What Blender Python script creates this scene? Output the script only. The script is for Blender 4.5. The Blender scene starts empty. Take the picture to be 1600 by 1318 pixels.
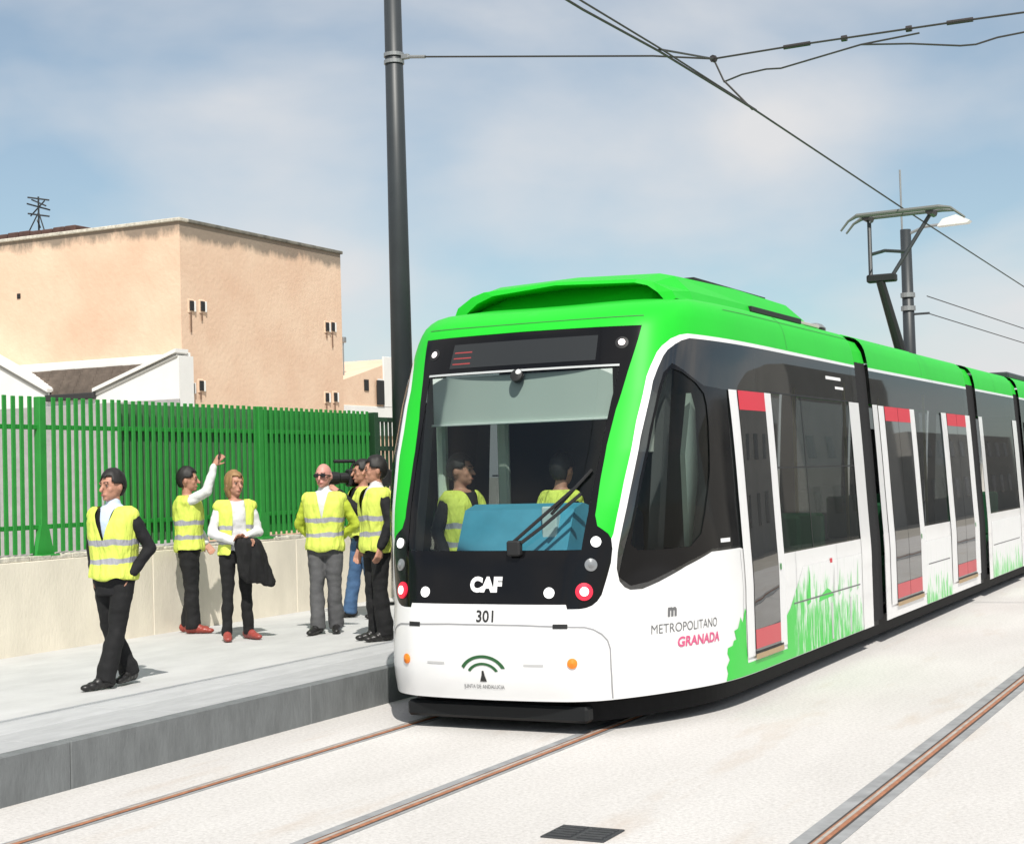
import bpy, bmesh, math, random, bisect
from mathutils import Vector, Matrix, noise
from mathutils.geometry import delaunay_2d_cdt
random.seed(7)
SC = bpy.context.scene
COL = SC.collection

# ------------------------------------------------------------------ camera
cam_d = bpy.data.cameras.new('camera'); cam = bpy.data.objects.new('camera', cam_d); COL.objects.link(cam)
cam_d.sensor_fit = 'HORIZONTAL'; cam_d.sensor_width = 36.0; cam_d.lens = 36.0*2450/1600
cam_d.clip_start = .1; cam_d.clip_end = 6000
_r = Vector((0.8918, 0.4515, -0.0282)); _u = Vector((0.0406, -0.0178, 0.9990)); _f = Vector((-0.4506, 0.8921, 0.0343))
_f.normalize(); _r = (_r-_f*_r.dot(_f)).normalized(); _u = _r.cross(_f)
cam.matrix_world = Matrix(((_r.x, _u.x, -_f.x, 0), (_r.y, _u.y, -_f.y, 0), (_r.z, _u.z, -_f.z, 1.83), (0, 0, 0, 1)))
SC.camera = cam
# ------------------------------------------------------------------ world, sun, exposure
SUN = Vector((0.36, -0.52, 0.775)).normalized()
sun_el = math.asin(SUN.z); sun_az = math.atan2(SUN.x, SUN.y)
W = bpy.data.worlds.new('World'); SC.world = W; W.use_nodes = True
nt = W.node_tree; nt.nodes.clear()
o = nt.nodes.new('ShaderNodeOutputWorld'); bg = nt.nodes.new('ShaderNodeBackground')
sky = nt.nodes.new('ShaderNodeTexSky'); sky.sky_type = 'NISHITA'; sky.sun_disc = False
sky.sun_elevation = sun_el; sky.sun_rotation = sun_az; sky.altitude = 600; sky.air_density = 1.0; sky.dust_density = 1.5; sky.ozone_density = 1.2
tc = nt.nodes.new('ShaderNodeTexCoord')
mp = nt.nodes.new('ShaderNodeMapping'); mp.inputs['Scale'].default_value = (1.0, 1.0, 2.0); mp.inputs['Location'].default_value = (.4, .7, .2)
n1 = nt.nodes.new('ShaderNodeTexNoise'); n1.inputs['Scale'].default_value = 3.2; n1.inputs['Detail'].default_value = 6; n1.inputs['Roughness'].default_value = .46; n1.inputs['Distortion'].default_value = .25
rp = nt.nodes.new('ShaderNodeValToRGB'); rp.color_ramp.elements[0].position = .36; rp.color_ramp.elements[1].position = .60
rp.color_ramp.elements[0].color = (.22, .22, .22, 1); rp.color_ramp.elements[1].color = (.97, .97, .97, 1)
mx = nt.nodes.new('ShaderNodeMixRGB'); mx.inputs['Color2'].default_value = (6.95, 6.95, 7.05, 1)
nt.links.new(tc.outputs['Generated'], mp.inputs['Vector']); nt.links.new(mp.outputs['Vector'], n1.inputs['Vector'])
nt.links.new(n1.outputs['Fac'], rp.inputs['Fac']); nt.links.new(rp.outputs['Color'], mx.inputs['Fac'])
tn = nt.nodes.new('ShaderNodeMixRGB'); tn.blend_type = 'MULTIPLY'; tn.inputs['Fac'].default_value = 1; tn.inputs['Color2'].default_value = (.95, 1.09, 1.04, 1)
nt.links.new(sky.outputs['Color'], tn.inputs['Color1']); nt.links.new(tn.outputs['Color'], mx.inputs['Color1']); nt.links.new(mx.outputs['Color'], bg.inputs['Color'])
bg.inputs['Strength'].default_value = .1
nt.links.new(bg.outputs['Background'], o.inputs['Surface'])
sd = bpy.data.lights.new('sun', 'SUN'); sd.energy = 4.2; sd.angle = math.radians(.6); sd.color = (1, .96, .89)
so = bpy.data.objects.new('sun', sd); COL.objects.link(so); so.rotation_euler = SUN.to_track_quat('Z', 'Y').to_euler()
so.location = SUN*60
SC.view_settings.view_transform = 'Standard'; SC.view_settings.look = 'None'; SC.view_settings.gamma = 1; SC.view_settings.use_curve_mapping = False
SC.view_settings.exposure = 0.15
SC.cycles.max_bounces = 8; SC.cycles.transparent_max_bounces = 12; SC.cycles.caustics_reflective = False; SC.cycles.caustics_refractive = False

# ------------------------------------------------------------------ materials
MATS = {}
def mat(name, col, rough=.6, metal=0., var=0., vscale=6., bump=0., bscale=40., spec=.5, emit=0., coat=0., col2=None, streak=None):
    if name in MATS: return MATS[name]
    m = bpy.data.materials.new(name); m.use_nodes = True; t = m.node_tree; b = t.nodes['Principled BSDF']
    b.inputs['Base Color'].default_value = (*col, 1); b.inputs['Roughness'].default_value = rough; b.inputs['Metallic'].default_value = metal
    b.inputs['Specular IOR Level'].default_value = spec; b.inputs['Coat Weight'].default_value = coat
    if emit: b.inputs['Emission Color'].default_value = (*col, 1); b.inputs['Emission Strength'].default_value = emit
    if var or col2 or bump:
        c = t.nodes.new('ShaderNodeTexCoord'); mpn = t.nodes.new('ShaderNodeMapping'); t.links.new(c.outputs['Object'], mpn.inputs['Vector'])
        if streak: mpn.inputs['Scale'].default_value = streak
    if var or col2:
        n = t.nodes.new('ShaderNodeTexNoise'); n.inputs['Scale'].default_value = vscale; n.inputs['Detail'].default_value = 8; n.inputs['Roughness'].default_value = .62
        t.links.new(mpn.outputs['Vector'], n.inputs['Vector'])
        r = t.nodes.new('ShaderNodeValToRGB'); r.color_ramp.elements[0].position = .3; r.color_ramp.elements[1].position = .7
        a = col2 if col2 else tuple(x*(1-var) for x in col)
        r.color_ramp.elements[0].color = (*a, 1); r.color_ramp.elements[1].color = (*(tuple(min(1, x*(1+var*.5)) for x in col)), 1)
        t.links.new(n.outputs['Fac'], r.inputs['Fac']); t.links.new(r.outputs['Color'], b.inputs['Base Color'])
    if bump:
        n2 = t.nodes.new('ShaderNodeTexNoise'); n2.inputs['Scale'].default_value = bscale; n2.inputs['Detail'].default_value = 5
        t.links.new(mpn.outputs['Vector'], n2.inputs['Vector'])
        bp = t.nodes.new('ShaderNodeBump'); bp.inputs['Strength'].default_value = bump; bp.inputs['Distance'].default_value = .02
        t.links.new(n2.outputs['Fac'], bp.inputs['Height']); t.links.new(bp.outputs['Normal'], b.inputs['Normal'])
    MATS[name] = m; return m
def glass_mat(name, tint, ior=1.5):
    m = bpy.data.materials.new(name); m.use_nodes = True; t = m.node_tree; t.nodes.clear()
    out = t.nodes.new('ShaderNodeOutputMaterial'); tr = t.nodes.new('ShaderNodeBsdfTransparent'); gl = t.nodes.new('ShaderNodeBsdfGlossy'); mi = t.nodes.new('ShaderNodeMixShader'); fr = t.nodes.new('ShaderNodeFresnel')
    tr.inputs['Color'].default_value = (*tint, 1); gl.inputs['Roughness'].default_value = .01; fr.inputs['IOR'].default_value = ior
    t.links.new(fr.outputs['Fac'], mi.inputs['Fac']); t.links.new(tr.outputs['BSDF'], mi.inputs[1]); t.links.new(gl.outputs['BSDF'], mi.inputs[2]); t.links.new(mi.outputs['Shader'], out.inputs['Surface'])
    MATS[name] = m; return m
M = dict(
 white=mat('tram_white_paint', (.80, .80, .80), .22, coat=.3, var=.05, vscale=1.5),
 green=mat('tram_green_paint', (.018, .52, .030), .42, spec=.16, var=.05, vscale=1.5),
 dgreen=mat('tram_joint_green', (.012, .42, .02), .5),
 black=mat('gloss_black', (.006, .006, .007), .10, var=.2, vscale=3, spec=.25),
 mblack=mat('matt_black', (.012, .012, .013), .6),
 rubber=mat('bellows_rubber', (.010, .010, .011), .7, bump=.2, bscale=60),
 skirt=mat('underframe_black', (.006, .006, .007), .6, spec=.15, var=.3, vscale=8),
 frame=mat('door_frame_white', (.78, .78, .78), .35),
 red=mat('door_red_band', (.62, .022, .045), .4),
 dglass=mat('dark_tinted_glass', (.020, .022, .023), .02, spec=1.0, var=.3, vscale=.8),
 grey=mat('lettering_grey', (.14, .14, .145), .5), pink=mat('lettering_pink', (.62, .10, .22), .5),
 logo=mat('logo_white', (.85, .85, .85), .4), ink=mat('ink_black', (.02, .02, .02), .5),
 emb=mat('emblem_green', (.02, .10, .03), .5),
 lampw=mat('lamp_white', (1, 1, .98), .3, emit=1.0), lampr=mat('lamp_red', (.75, .02, .05), .3, emit=.35), lampo=mat('lamp_orange', (.85, .23, .02), .3),
 lampg=mat('lamp_unlit', (.25, .26, .27), .15, metal=.3),
 led=mat('led_red', (.30, .04, .04), .4, emit=.12),
 blind=mat('sun_blind', (.50, .57, .53), .8), dash=mat('console_blue', (.07, .33, .48), .5, var=.15, vscale=4), inner=mat('cab_interior', (.05, .052, .055), .7), post=mat('cab_post', (.62, .72, .63), .6),
 seat=mat('seat_fabric', (.03, .05, .09), .9),
 pole=mat('pole_paint', (.030, .036, .040), .45, var=.15, vscale=3), steel=mat('galvanised_steel', (.32, .33, .33), .45, metal=.6), wire=mat('copper_wire_dark', (.05, .048, .045), .6, metal=.3), insul=mat('insulator_brown', (.03, .025, .025), .4),
 fence=mat('fence_green', (.022, .265, .036), .55, var=.18, vscale=5), dfence=mat('gate_dark_green', (.012, .05, .018), .5),
 kerb=mat('kerb_granite', (.165, .175, .178), .8, var=.22, vscale=7, bump=.25, streak=(1, 1, .35)),
 coping=mat('coping_stone', (.40, .405, .41), .85, var=.14, vscale=9, bump=.15, streak=(1, .3, 1)),
 tact=mat('platform_edge_strip', (.46, .465, .47), .85, var=.14, vscale=9, bump=.15, streak=(1, .3, 1)),
 pave=mat('platform_paving', (.52, .52, .515), .85, var=.13, vscale=3, bump=.15, streak=(1, .5, 1)),
 slab=None,
 earth=mat('ground_pale', (.42, .39, .34), .95, var=.2, vscale=.6),
 wall=mat('wall_concrete', (.78, .72, .60), .9, var=.14, vscale=2.2, bump=.2, streak=(1, 1, .4)),
 wcap=mat('wall_top', (.62, .58, .49), .95, var=.4, vscale=14, bump=.4),
 rust=mat('rail_rust', (.42, .18, .095), .6, var=.35, vscale=16, metal=.2), seal=mat('rail_sealant', (.30, .305, .31), .8, var=.3, vscale=5), groove=mat('rail_groove', (.06, .05, .045), .9), shine=mat('rail_side', (.42, .38, .34), .55, var=.3, vscale=9),
 iron=mat('cast_iron', (.035, .037, .040), .6, var=.3, vscale=20),
 render_w=mat('white_render', (.80, .79, .76), .9, var=.06, vscale=1.2), tile=mat('roof_tile_brown', (.17, .135, .11), .9, var=.3, vscale=5), gutter=mat('gutter_dark', (.03, .03, .03), .6),
 lampwhite=mat('luminaire_white', (.8, .8, .76), .4),
)
glass_mat('windscreen_glass', (.80, .86, .84)); glass_mat('cab_side_glass', (.84, .90, .87), 1.32)
def slab_mat():
    m = bpy.data.materials.new('track_concrete'); m.use_nodes = True; t = m.node_tree; b = t.nodes['Principled BSDF']; b.inputs['Roughness'].default_value = .9; b.inputs['Specular IOR Level'].default_value = .2; L = t.links
    c = t.nodes.new('ShaderNodeTexCoord')
    def nz(sc, det, ro, sx):
        mp_ = t.nodes.new('ShaderNodeMapping'); mp_.inputs['Scale'].default_value = sx; L.new(c.outputs['Object'], mp_.inputs['Vector'])
        n = t.nodes.new('ShaderNodeTexNoise'); n.inputs['Scale'].default_value = sc; n.inputs['Detail'].default_value = det; n.inputs['Roughness'].default_value = ro; L.new(mp_.outputs['Vector'], n.inputs['Vector']); return n
    a = nz(.9, 6, .6, (1.6, .5, 1)); g = nz(38, 6, .8, (1, 1, 1)); o_ = nz(1.7, 5, .6, (1.5, .35, 1))
    r = t.nodes.new('ShaderNodeValToRGB'); e = r.color_ramp.elements; e[0].position = .3; e[0].color = (.56, .54, .52, 1); e[1].position = .7; e[1].color = (.635, .615, .595, 1); L.new(a.outputs['Fac'], r.inputs['Fac'])
    r2 = t.nodes.new('ShaderNodeValToRGB'); e = r2.color_ramp.elements; e[0].position = .36; e[0].color = (.72, .71, .70, 1); e[1].position = .58; e[1].color = (1.06, 1.06, 1.06, 1); L.new(g.outputs['Fac'], r2.inputs['Fac'])
    m1 = t.nodes.new('ShaderNodeMixRGB'); m1.blend_type = 'MULTIPLY'; m1.inputs['Fac'].default_value = .75; L.new(r.outputs['Color'], m1.inputs['Color1']); L.new(r2.outputs['Color'], m1.inputs['Color2'])
    r3 = t.nodes.new('ShaderNodeValToRGB'); e = r3.color_ramp.elements; e[0].position = .56; e[1].position = .74; e[1].color = (.45, .45, .45, 1); L.new(o_.outputs['Fac'], r3.inputs['Fac'])
    m2 = t.nodes.new('ShaderNodeMixRGB'); m2.inputs['Color2'].default_value = (.46, .37, .29, 1); L.new(r3.outputs['Color'], m2.inputs['Fac']); L.new(m1.outputs['Color'], m2.inputs['Color1']); L.new(m2.outputs['Color'], b.inputs['Base Color'])
    bp = t.nodes.new('ShaderNodeBump'); bp.inputs['Strength'].default_value = .5; bp.inputs['Distance'].default_value = .01; L.new(g.outputs['Fac'], bp.inputs['Height']); L.new(bp.outputs['Normal'], b.inputs['Normal'])
    return m
# peach render with stains
def peach_mat():
    m = bpy.data.materials.new('peach_render'); m.use_nodes = True; t = m.node_tree; b = t.nodes['Principled BSDF']; b.inputs['Roughness'].default_value = .92
    c = t.nodes.new('ShaderNodeTexCoord'); L = t.links
    n = t.nodes.new('ShaderNodeTexNoise'); n.inputs['Scale'].default_value = .55; n.inputs['Detail'].default_value = 9; n.inputs['Roughness'].default_value = .6; L.new(c.outputs['Object'], n.inputs['Vector'])
    r = t.nodes.new('ShaderNodeValToRGB'); e = r.color_ramp.elements; e[0].position = .3; e[0].color = (.70, .47, .33, 1); e[1].position = .7; e[1].color = (.81, .61, .45, 1); L.new(n.outputs['Fac'], r.inputs['Fac'])
    mpn = t.nodes.new('ShaderNodeMapping'); mpn.inputs['Scale'].default_value = (1.3, 1.3, .55); L.new(c.outputs['Object'], mpn.inputs['Vector'])
    n2 = t.nodes.new('ShaderNodeTexNoise'); n2.inputs['Scale'].default_value = 1.6; n2.inputs['Detail'].default_value = 9; n2.inputs['Roughness'].default_value = .68; L.new(mpn.outputs['Vector'], n2.inputs['Vector'])
    sx = t.nodes.new('ShaderNodeSeparateXYZ'); L.new(c.outputs['Object'], sx.inputs['Vector'])
    mr = t.nodes.new('ShaderNodeMapRange'); mr.inputs['From Min'].default_value = 6.9; mr.inputs['From Max'].default_value = 7.75; L.new(sx.outputs['Z'], mr.inputs['Value'])
    ge = t.nodes.new('ShaderNodeSeparateXYZ'); L.new(c.outputs['Normal'], ge.inputs['Vector'])
    pk = t.nodes.new('ShaderNodeMath'); pk.operation = 'MULTIPLY_ADD'; pk.inputs[1].default_value = .16; L.new(ge.outputs['X'], pk.inputs[0]); L.new(n2.outputs['Fac'], pk.inputs[2])
    ml = t.nodes.new('ShaderNodeMath'); ml.operation = 'MULTIPLY'; L.new(mr.outputs['Result'], ml.inputs[0]); L.new(pk.outputs['Value'], ml.inputs[1])
    r2 = t.nodes.new('ShaderNodeValToRGB'); r2.color_ramp.elements[0].position = .26; r2.color_ramp.elements[1].position = .40; r2.color_ramp.elements[1].color = (.75, .75, .75, 1); L.new(ml.outputs['Value'], r2.inputs['Fac'])
    mxn = t.nodes.new('ShaderNodeMixRGB'); mxn.inputs['Color2'].default_value = (.13, .12, .10, 1); L.new(r2.outputs['Color'], mxn.inputs['Fac']); L.new(r.outputs['Color'], mxn.inputs['Color1']); L.new(mxn.outputs['Color'], b.inputs['Base Color'])
    bp = t.nodes.new('ShaderNodeBump'); bp.inputs['Strength'].default_value = .3; bp.inputs['Distance'].default_value = .03; n3 = t.nodes.new('ShaderNodeTexNoise'); n3.inputs['Scale'].default_value = 9; L.new(c.outputs['Object'], n3.inputs['Vector']); L.new(n3.outputs['Fac'], bp.inputs['Height']); L.new(bp.outputs['Normal'], b.inputs['Normal'])
    return m
M['peach'] = peach_mat()
M['slab'] = slab_mat()
M['dglass'].node_tree.nodes['Principled BSDF'].inputs['IOR'].default_value = 1.85
wg = M['dglass'].copy(); wg.name = 'tinted_window'; t_ = wg.node_tree; pb_ = t_.nodes['Principled BSDF']; tr_ = t_.nodes.new('ShaderNodeBsdfTransparent'); tr_.inputs['Color'].default_value = (.55, .60, .60, 1); mi_ = t_.nodes.new('ShaderNodeMixShader'); mi_.inputs['Fac'].default_value = .42
t_.links.new(pb_.outputs['BSDF'], mi_.inputs[1]); t_.links.new(tr_.outputs['BSDF'], mi_.inputs[2]); t_.links.new(mi_.outputs['Shader'], t_.nodes['Material Output'].inputs['Surface']); M['wglass'] = wg
M['glass'] = MATS['windscreen_glass']; M['cglass'] = MATS['cab_side_glass']

# ------------------------------------------------------------------ helpers
def link(name, me, m, parent=None, smooth=False):
    ob = bpy.data.objects.new(name, me); COL.objects.link(ob)
    if m is not None and not me.materials: me.materials.append(m)
    if parent is not None: ob.parent = parent
    if smooth:
        for p in me.polygons: p.use_smooth = True
    return ob
def tag(ob, label=None, cat=None, group=None, kind=None):
    if label: ob['label'] = label
    if cat: ob['category'] = cat
    if group: ob['group'] = group
    if kind: ob['kind'] = kind
    return ob
def empty(name, loc=(0, 0, 0), rz=0.):
    e = bpy.data.objects.new(name, None); COL.objects.link(e); e.location = loc; e.rotation_euler = (0, 0, rz); e.empty_display_size = .2; return e
class MB:
    def __init__(s): s.v = []; s.f = []
    def add(s, vs, fs):
        n = len(s.v); s.v += [tuple(v) for v in vs]; s.f += [tuple(i+n for i in f) for f in fs]; return s
    def box(s, x0, x1, y0, y1, z0, z1, c=0.):
        if c:
            bm = bmesh.new(); bmesh.ops.create_cube(bm, size=1)
            for v in bm.verts: v.co = ((x0+x1)/2+v.co.x*(x1-x0), (y0+y1)/2+v.co.y*(y1-y0), (z0+z1)/2+v.co.z*(z1-z0))
            bmesh.ops.bevel(bm, geom=bm.edges[:], offset=c, segments=1, affect='EDGES'); bm.verts.index_update()
            s.add([v.co[:] for v in bm.verts], [[v.index for v in f.verts] for f in bm.faces]); bm.free(); return s
        return s.add([(x0, y0, z0), (x1, y0, z0), (x1, y1, z0), (x0, y1, z0), (x0, y0, z1), (x1, y0, z1), (x1, y1, z1), (x0, y1, z1)],
                     [(0, 3, 2, 1), (4, 5, 6, 7), (0, 1, 5, 4), (1, 2, 6, 5), (2, 3, 7, 6), (3, 0, 4, 7)])
    def tube(s, pts, r, n=8, caps=True):
        pts = [Vector(p) for p in pts]; rr = r if isinstance(r, (list, tuple)) else [r]*len(pts); rings = []
        for i, p in enumerate(pts):
            d = (pts[min(i+1, len(pts)-1)]-pts[max(i-1, 0)]).normalized()
            a = d.orthogonal().normalized() if i == 0 else (a-d*a.dot(d)).normalized()
            b = d.cross(a); rings.append([p+(a*math.cos(k*2*math.pi/n)+b*math.sin(k*2*math.pi/n))*rr[i] for k in range(n)])
        vs = [v for r_ in rings for v in r_]; fs = []
        for i in range(len(pts)-1):
            for k in range(n): fs.append((i*n+k, i*n+(k+1) % n, (i+1)*n+(k+1) % n, (i+1)*n+k))
        if caps: fs.append(tuple(range(n-1, -1, -1))); fs.append(tuple((len(pts)-1)*n+k for k in range(n)))
        return s.add(vs, fs)
    def prism(s, poly, axis, a, b):   # poly: 2D ccw list in the remaining two axes, extruded from a to b along axis
        def P(u, w, k): return ((k, u, w), (u, k, w), (u, w, k))[axis]
        n = len(poly); vs = [P(u, w, a) for u, w in poly]+[P(u, w, b) for u, w in poly]
        return s.add(vs, [tuple(range(n-1, -1, -1)), tuple(range(n, 2*n))]+[(i, (i+1) % n, n+(i+1) % n, n+i) for i in range(n)])
    def mesh(s, name):
        me = bpy.data.meshes.new(name); me.from_pydata(s.v, [], s.f); me.update()
        bm = bmesh.new(); bm.from_mesh(me); bmesh.ops.recalc_face_normals(bm, faces=bm.faces); bm.to_mesh(me); bm.free(); return me
    def build(s, name, m, parent=None, smooth=False):
        return link(name, s.mesh(name), m, parent, smooth)
def cut_y(*a): pass
# ================================================================== SETTING
XC = -5.287                                   # centre line of the near track
# ground, reaching the horizon
tag(MB().add([(-2500, -2500, -.03), (2500, -2500, -.03), (2500, 2500, -.03), (-2500, 2500, -.03)], [(0, 1, 2, 3)]).build('ground', M['earth']), kind='structure')
tag(MB().add([(-6.79, -12, 0), (4.4, -12, 0), (4.4, 140, 0), (-6.79, 140, 0)], [(0, 1, 2, 3)]).build('track_slab', M['slab']), kind='structure')
# rails
rail_lab = ['rusty rail of the near track, next to the platform kerb', 'rusty rail in grey sealant running under the tram side', 'rusty rail with wide grey edging crossing the lower right corner', 'rail of the far track, just outside the right edge']
for i, (x, wl, wr) in enumerate(((-6.04, .02, .025), (-4.553, .07, .025), (-2.195, .085, .06), (-.72, .085, .06))):
    r = empty('rail', (x, 0, 0)); tag(r, rail_lab[i], 'rail', 'rails set in the concrete')
    MB().box(-.028, .028, -12, 130, -.02, .010, .004).build('rail_head', M['rust'], r)
    MB().box(.030, .042, -12, 130, -.02, .005).build('groove', M['groove'], r)
    MB().box(-.012, .008, -12, 130, .0, .0125).build('running_band', M['shine'], r)
    if wl > .05: MB().box(-.042, -.0285, -12, 130, -.02, .006).build('groove', M['groove'], r)
    MB().box(-.042-wl, -.043, -12, 130, -.02, .0045).build('sealing_strip', M['seal'], r)
    MB().box(.043, .043+wr, -12, 130, -.02, .0045).build('sealing_strip', M['seal'], r)
# drain cover
d = empty('drain_cover', (-3.36, 7.32, 0)); tag(d, 'dark rectangular iron cover set in the pale concrete between the tracks', 'drain cover')
MB().box(-.175, .175, -.14, .14, -.02, .008, .004).build('frame', M['iron'], d)
for i in range(5):
    for s in (-1, 1): MB().box(-.06+.085*s-.01, .06+.085*s-.01+.02, -.115+i*.049, -.085+i*.049, .0, .014, .003).build('grate_bar', M['iron'], d)
# platform
pl = MB().box(-11.2, -6.83, -14, 130, -.3, .285).build('platform', M['pave']); tag(pl, kind='structure')
tac = MB().box(-7.88, -7.405, -.647, .647, .15, .2895, .003).mesh('tactile_slab'); tac.materials.append(M['tact'])
face = MB().box(-6.90, -6.788, -1.287, 1.287, -.05, .2905, .006).mesh('kerb_panel'); face.materials.append(M['kerb'])
cop = MB().box(-7.40, -6.903, -.647, .647, .2, .2895, .003).mesh('coping_slab'); cop.materials.append(M['coping'])
y = 7.35-2.58*3+1.29
while y < 34:
    link('kerb_panel', face, None, pl).location = (0, y, 0); y += 2.58
y = 1.4
while y < 34:
    link('coping_slab', cop, None, pl).location = (0, y, 0); link('tactile_slab', tac, None, pl).location = (0, y, 0); y += 1.3
# retaining wall under the fence
wl = empty('retaining_wall', (-10.75, 12, .289)); tag(wl, 'low beige concrete wall carrying the green fence along the platform', 'wall')
pan = MB().box(-.4, 0, -1.297, 1.297, -.1, .865, .006).mesh('wall_panel'); pan.materials.append(M['wall'])
y = 12.9-2.6*4+1.3
while y < 36:
    link('wall_panel', pan, None, wl).location = (0, y-12, 0); y += 2.6
cb = MB(); n = 120; y0, y1 = 2.5, 36.
for i in range(n):
    a = y0+(y1-y0)*i/n-12; b = y0+(y1-y0)*(i+1)/n-12; h = .90+random.uniform(-.012, .018); w = random.uniform(-.004, .012)
    cb.box(-.41, -.012+w, a, b-.002, .8655, h, .006)
tag(cb.build('wall_coping', M['wcap'], wl), kind='stuff')
# fence
fe = empty('fence', (-10.86, 12, 1.19)); tag(fe, 'tall bright green steel palisade fence standing on the beige wall', 'fence')
slat = MB().box(-.0, .018, -.026, .026, .03, 1.53, .004).mesh('slat'); slat.materials.append(M['fence'])
yy = 6.5; ysl = []
while yy < 17.35:
    if not any(abs(yy-(11.43+3.54*k)) < .06 for k in range(-2, 3)): ysl.append(yy)
    yy += .106
for yy in ysl:
    q = link('slat', slat, None, fe); q.location = (random.uniform(-.002, .002), yy-12, random.uniform(-.004, .004)); q.rotation_euler = (random.uniform(-.004, .004), 0, random.uniform(-.05, .05))
for z in (.255, 1.215):
    MB().box(-.045, -.004, 6.4-12, 17.4-12, z, z+.045, .004).build('rail_bar', M['fence'], fe)
for k in range(-1, 3):
    yp = 11.43+3.54*k-12
    if yp > 5.3: continue
    p = MB().box(-.05, .03, yp-.045, yp+.045, .0, 1.53, .006).build('post', M['fence'], fe)
    MB().prism([(yp-.12, .0), (yp+.12, .0), (yp+.045, .30), (yp-.045, .30)], 0, -.02, .034).build('base_bracket', M['fence'], p)
    MB().box(-.06, .10, yp-.13, yp+.13, -.012, .014, .003).build('base_plate', M['fence'], p)
for ya, yb, cm in ((12.62, 14.968, mat('screen_grey_green', (.10, .22, .105), .8, var=.3, vscale=3.5, bump=.3, bscale=14)), (14.972, 17.45, mat('screen_green', (.022, .20, .035), .7, var=.35, vscale=3.5, bump=.3, bscale=14))):
    MB().box(-.075, -.055, ya-12, yb-12, .06, 1.50, .003).build('screen_sheet', cm, fe)
# dark gate at the end of the fence
g = empty('gate', (-10.86, 18.2, .289)); tag(g, 'dark green steel gate at the far end of the fence, behind the pole', 'gate')
for yy in (-.72, .72): MB().box(-.05, .05, yy-.05, yy+.05, 0, 2.42, .006).build('post', M['dfence'], g)
for z in (.1, 1.45, 1.92, 2.3): MB().box(-.03, .03, -.67, .67, z, z+.06, .004).build('frame_bar', M['dfence'], g)
gb = MB().box(-.012, .012, -.02, .02, .16, 2.3).mesh('bar'); gb.materials.append(M['dfence'])
for i in range(13): link('bar', gb, None, g).location = (0, -.6+i*.1, 0)

# ------------------------------------------------------------------ buildings
b = empty('peach_building', (-24, 31, 0)); tag(b, 'big flat-roofed peach rendered building with stained parapet behind the fence', 'building')
bw = MB().box(-40, -22, 27.52, 34.0, -.1, 7.66).build('wall', M['peach']); bw.parent = b; bw.location = (24, -31, 0)
for nm, bx in (('parapet_coping', (-40, -21.95, 27.46, 27.80, 7.66, 7.74)), ('parapet_coping', (-22.30, -21.95, 27.802, 34.06, 7.66, 7.74)), ('parapet_coping', (-40, -22.302, 33.76, 34.06, 7.66, 7.74))):
    x0, x1, ya, yb, z0, z1 = bx
    MB().box(x0+24, x1+24, ya-31, yb-31, z0, z1, .015).build(nm, M['wcap'] if x1-x0 > 1 else mat('mossy_coping', (.20, .19, .16), .95, var=.6, vscale=3, bump=.5, bscale=12), b)
rfm = MB(); 
for i in range(40):                       # low tiled lean-to ridge rising above the left parapet
    x0 = -40+i*.36
    if x0 > -25.2: break
    rfm.box(x0+24, x0+.34+24, 28.2-31, 30-31, 7.6, 8.02+random.uniform(-.02, .02), .02)
tag(rfm.build('ridge_tiles', mat('ridge_red_brown', (.10, .055, .045), .9, var=.3), b), kind='stuff')
pipe = mat('pipe_dark', (.015, .015, .015), .6)
for (yy, z, l) in ((27.86, 5.80, .42), (28.25, 5.82, .16), (33.28, 5.72, .12), (33.54, 5.74, .36), (27.8, 3.97, .5), (28.15, 4.03, .14), (33.2, 3.93, .12), (33.58, 3.95, .3)):
    v = MB().box(1.9, 2.02, yy-.11-31, yy+.11-31, z-.16, z+.16, .02).build('window', M['peach'], b)
    MB().box(2.021, 2.05, yy-.07-31, yy+.07-31, z-.10, z+.12, .01).build('pane', pipe, v)
    MB().box(2.021, 2.06, yy+.075-31, yy+.12-31, z-.12, z+.12, .006).build('white_frame', M['render_w'], v)
    MB().box(2.021, 2.03, yy-.05-31, yy+.0-31, z-.16-l, z-.14, .002).build('stain', mat('rust_stain', (.20, .12, .08), .9), v)
vh = MB().box(-2.8, -2.7, -3.5, -3.478, 6.3, 6.42, .004).build('vent', pipe, b)
# roof antenna
a = empty('roof_antenna', (-27.5, 29, 8.0)); tag(a, 'dark television antenna on the peach building roof', 'antenna')
MB().tube([(0, 0, -.4), (0, 0, 1.0)], .022).build('mast', M['pole'], a)
for z, l, an in ((.92, .28, .3), (.72, .30, 1.2), (.52, .28, .3), (.30, .24, 2.2)):
    MB().tube([(-l*math.cos(an), -l*math.sin(an), z+.08), (l*math.cos(an), l*math.sin(an), z-.02)], .02).build('antenna_rod', M['pole'], a)
for s in (-1, 1): MB().tube([(.0, 0, .62), (s*.3, -.1, .05)], .016).build('stay', M['pole'], a)
MB().tube([(-.22, 0, .95), (.24, 0, .75)], .018).build('antenna_rod', M['pole'], a)
MB().tube([(-.26, 0, .55), (.2, 0, .88)], .018).build('antenna_rod', M['pole'], a)
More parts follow.
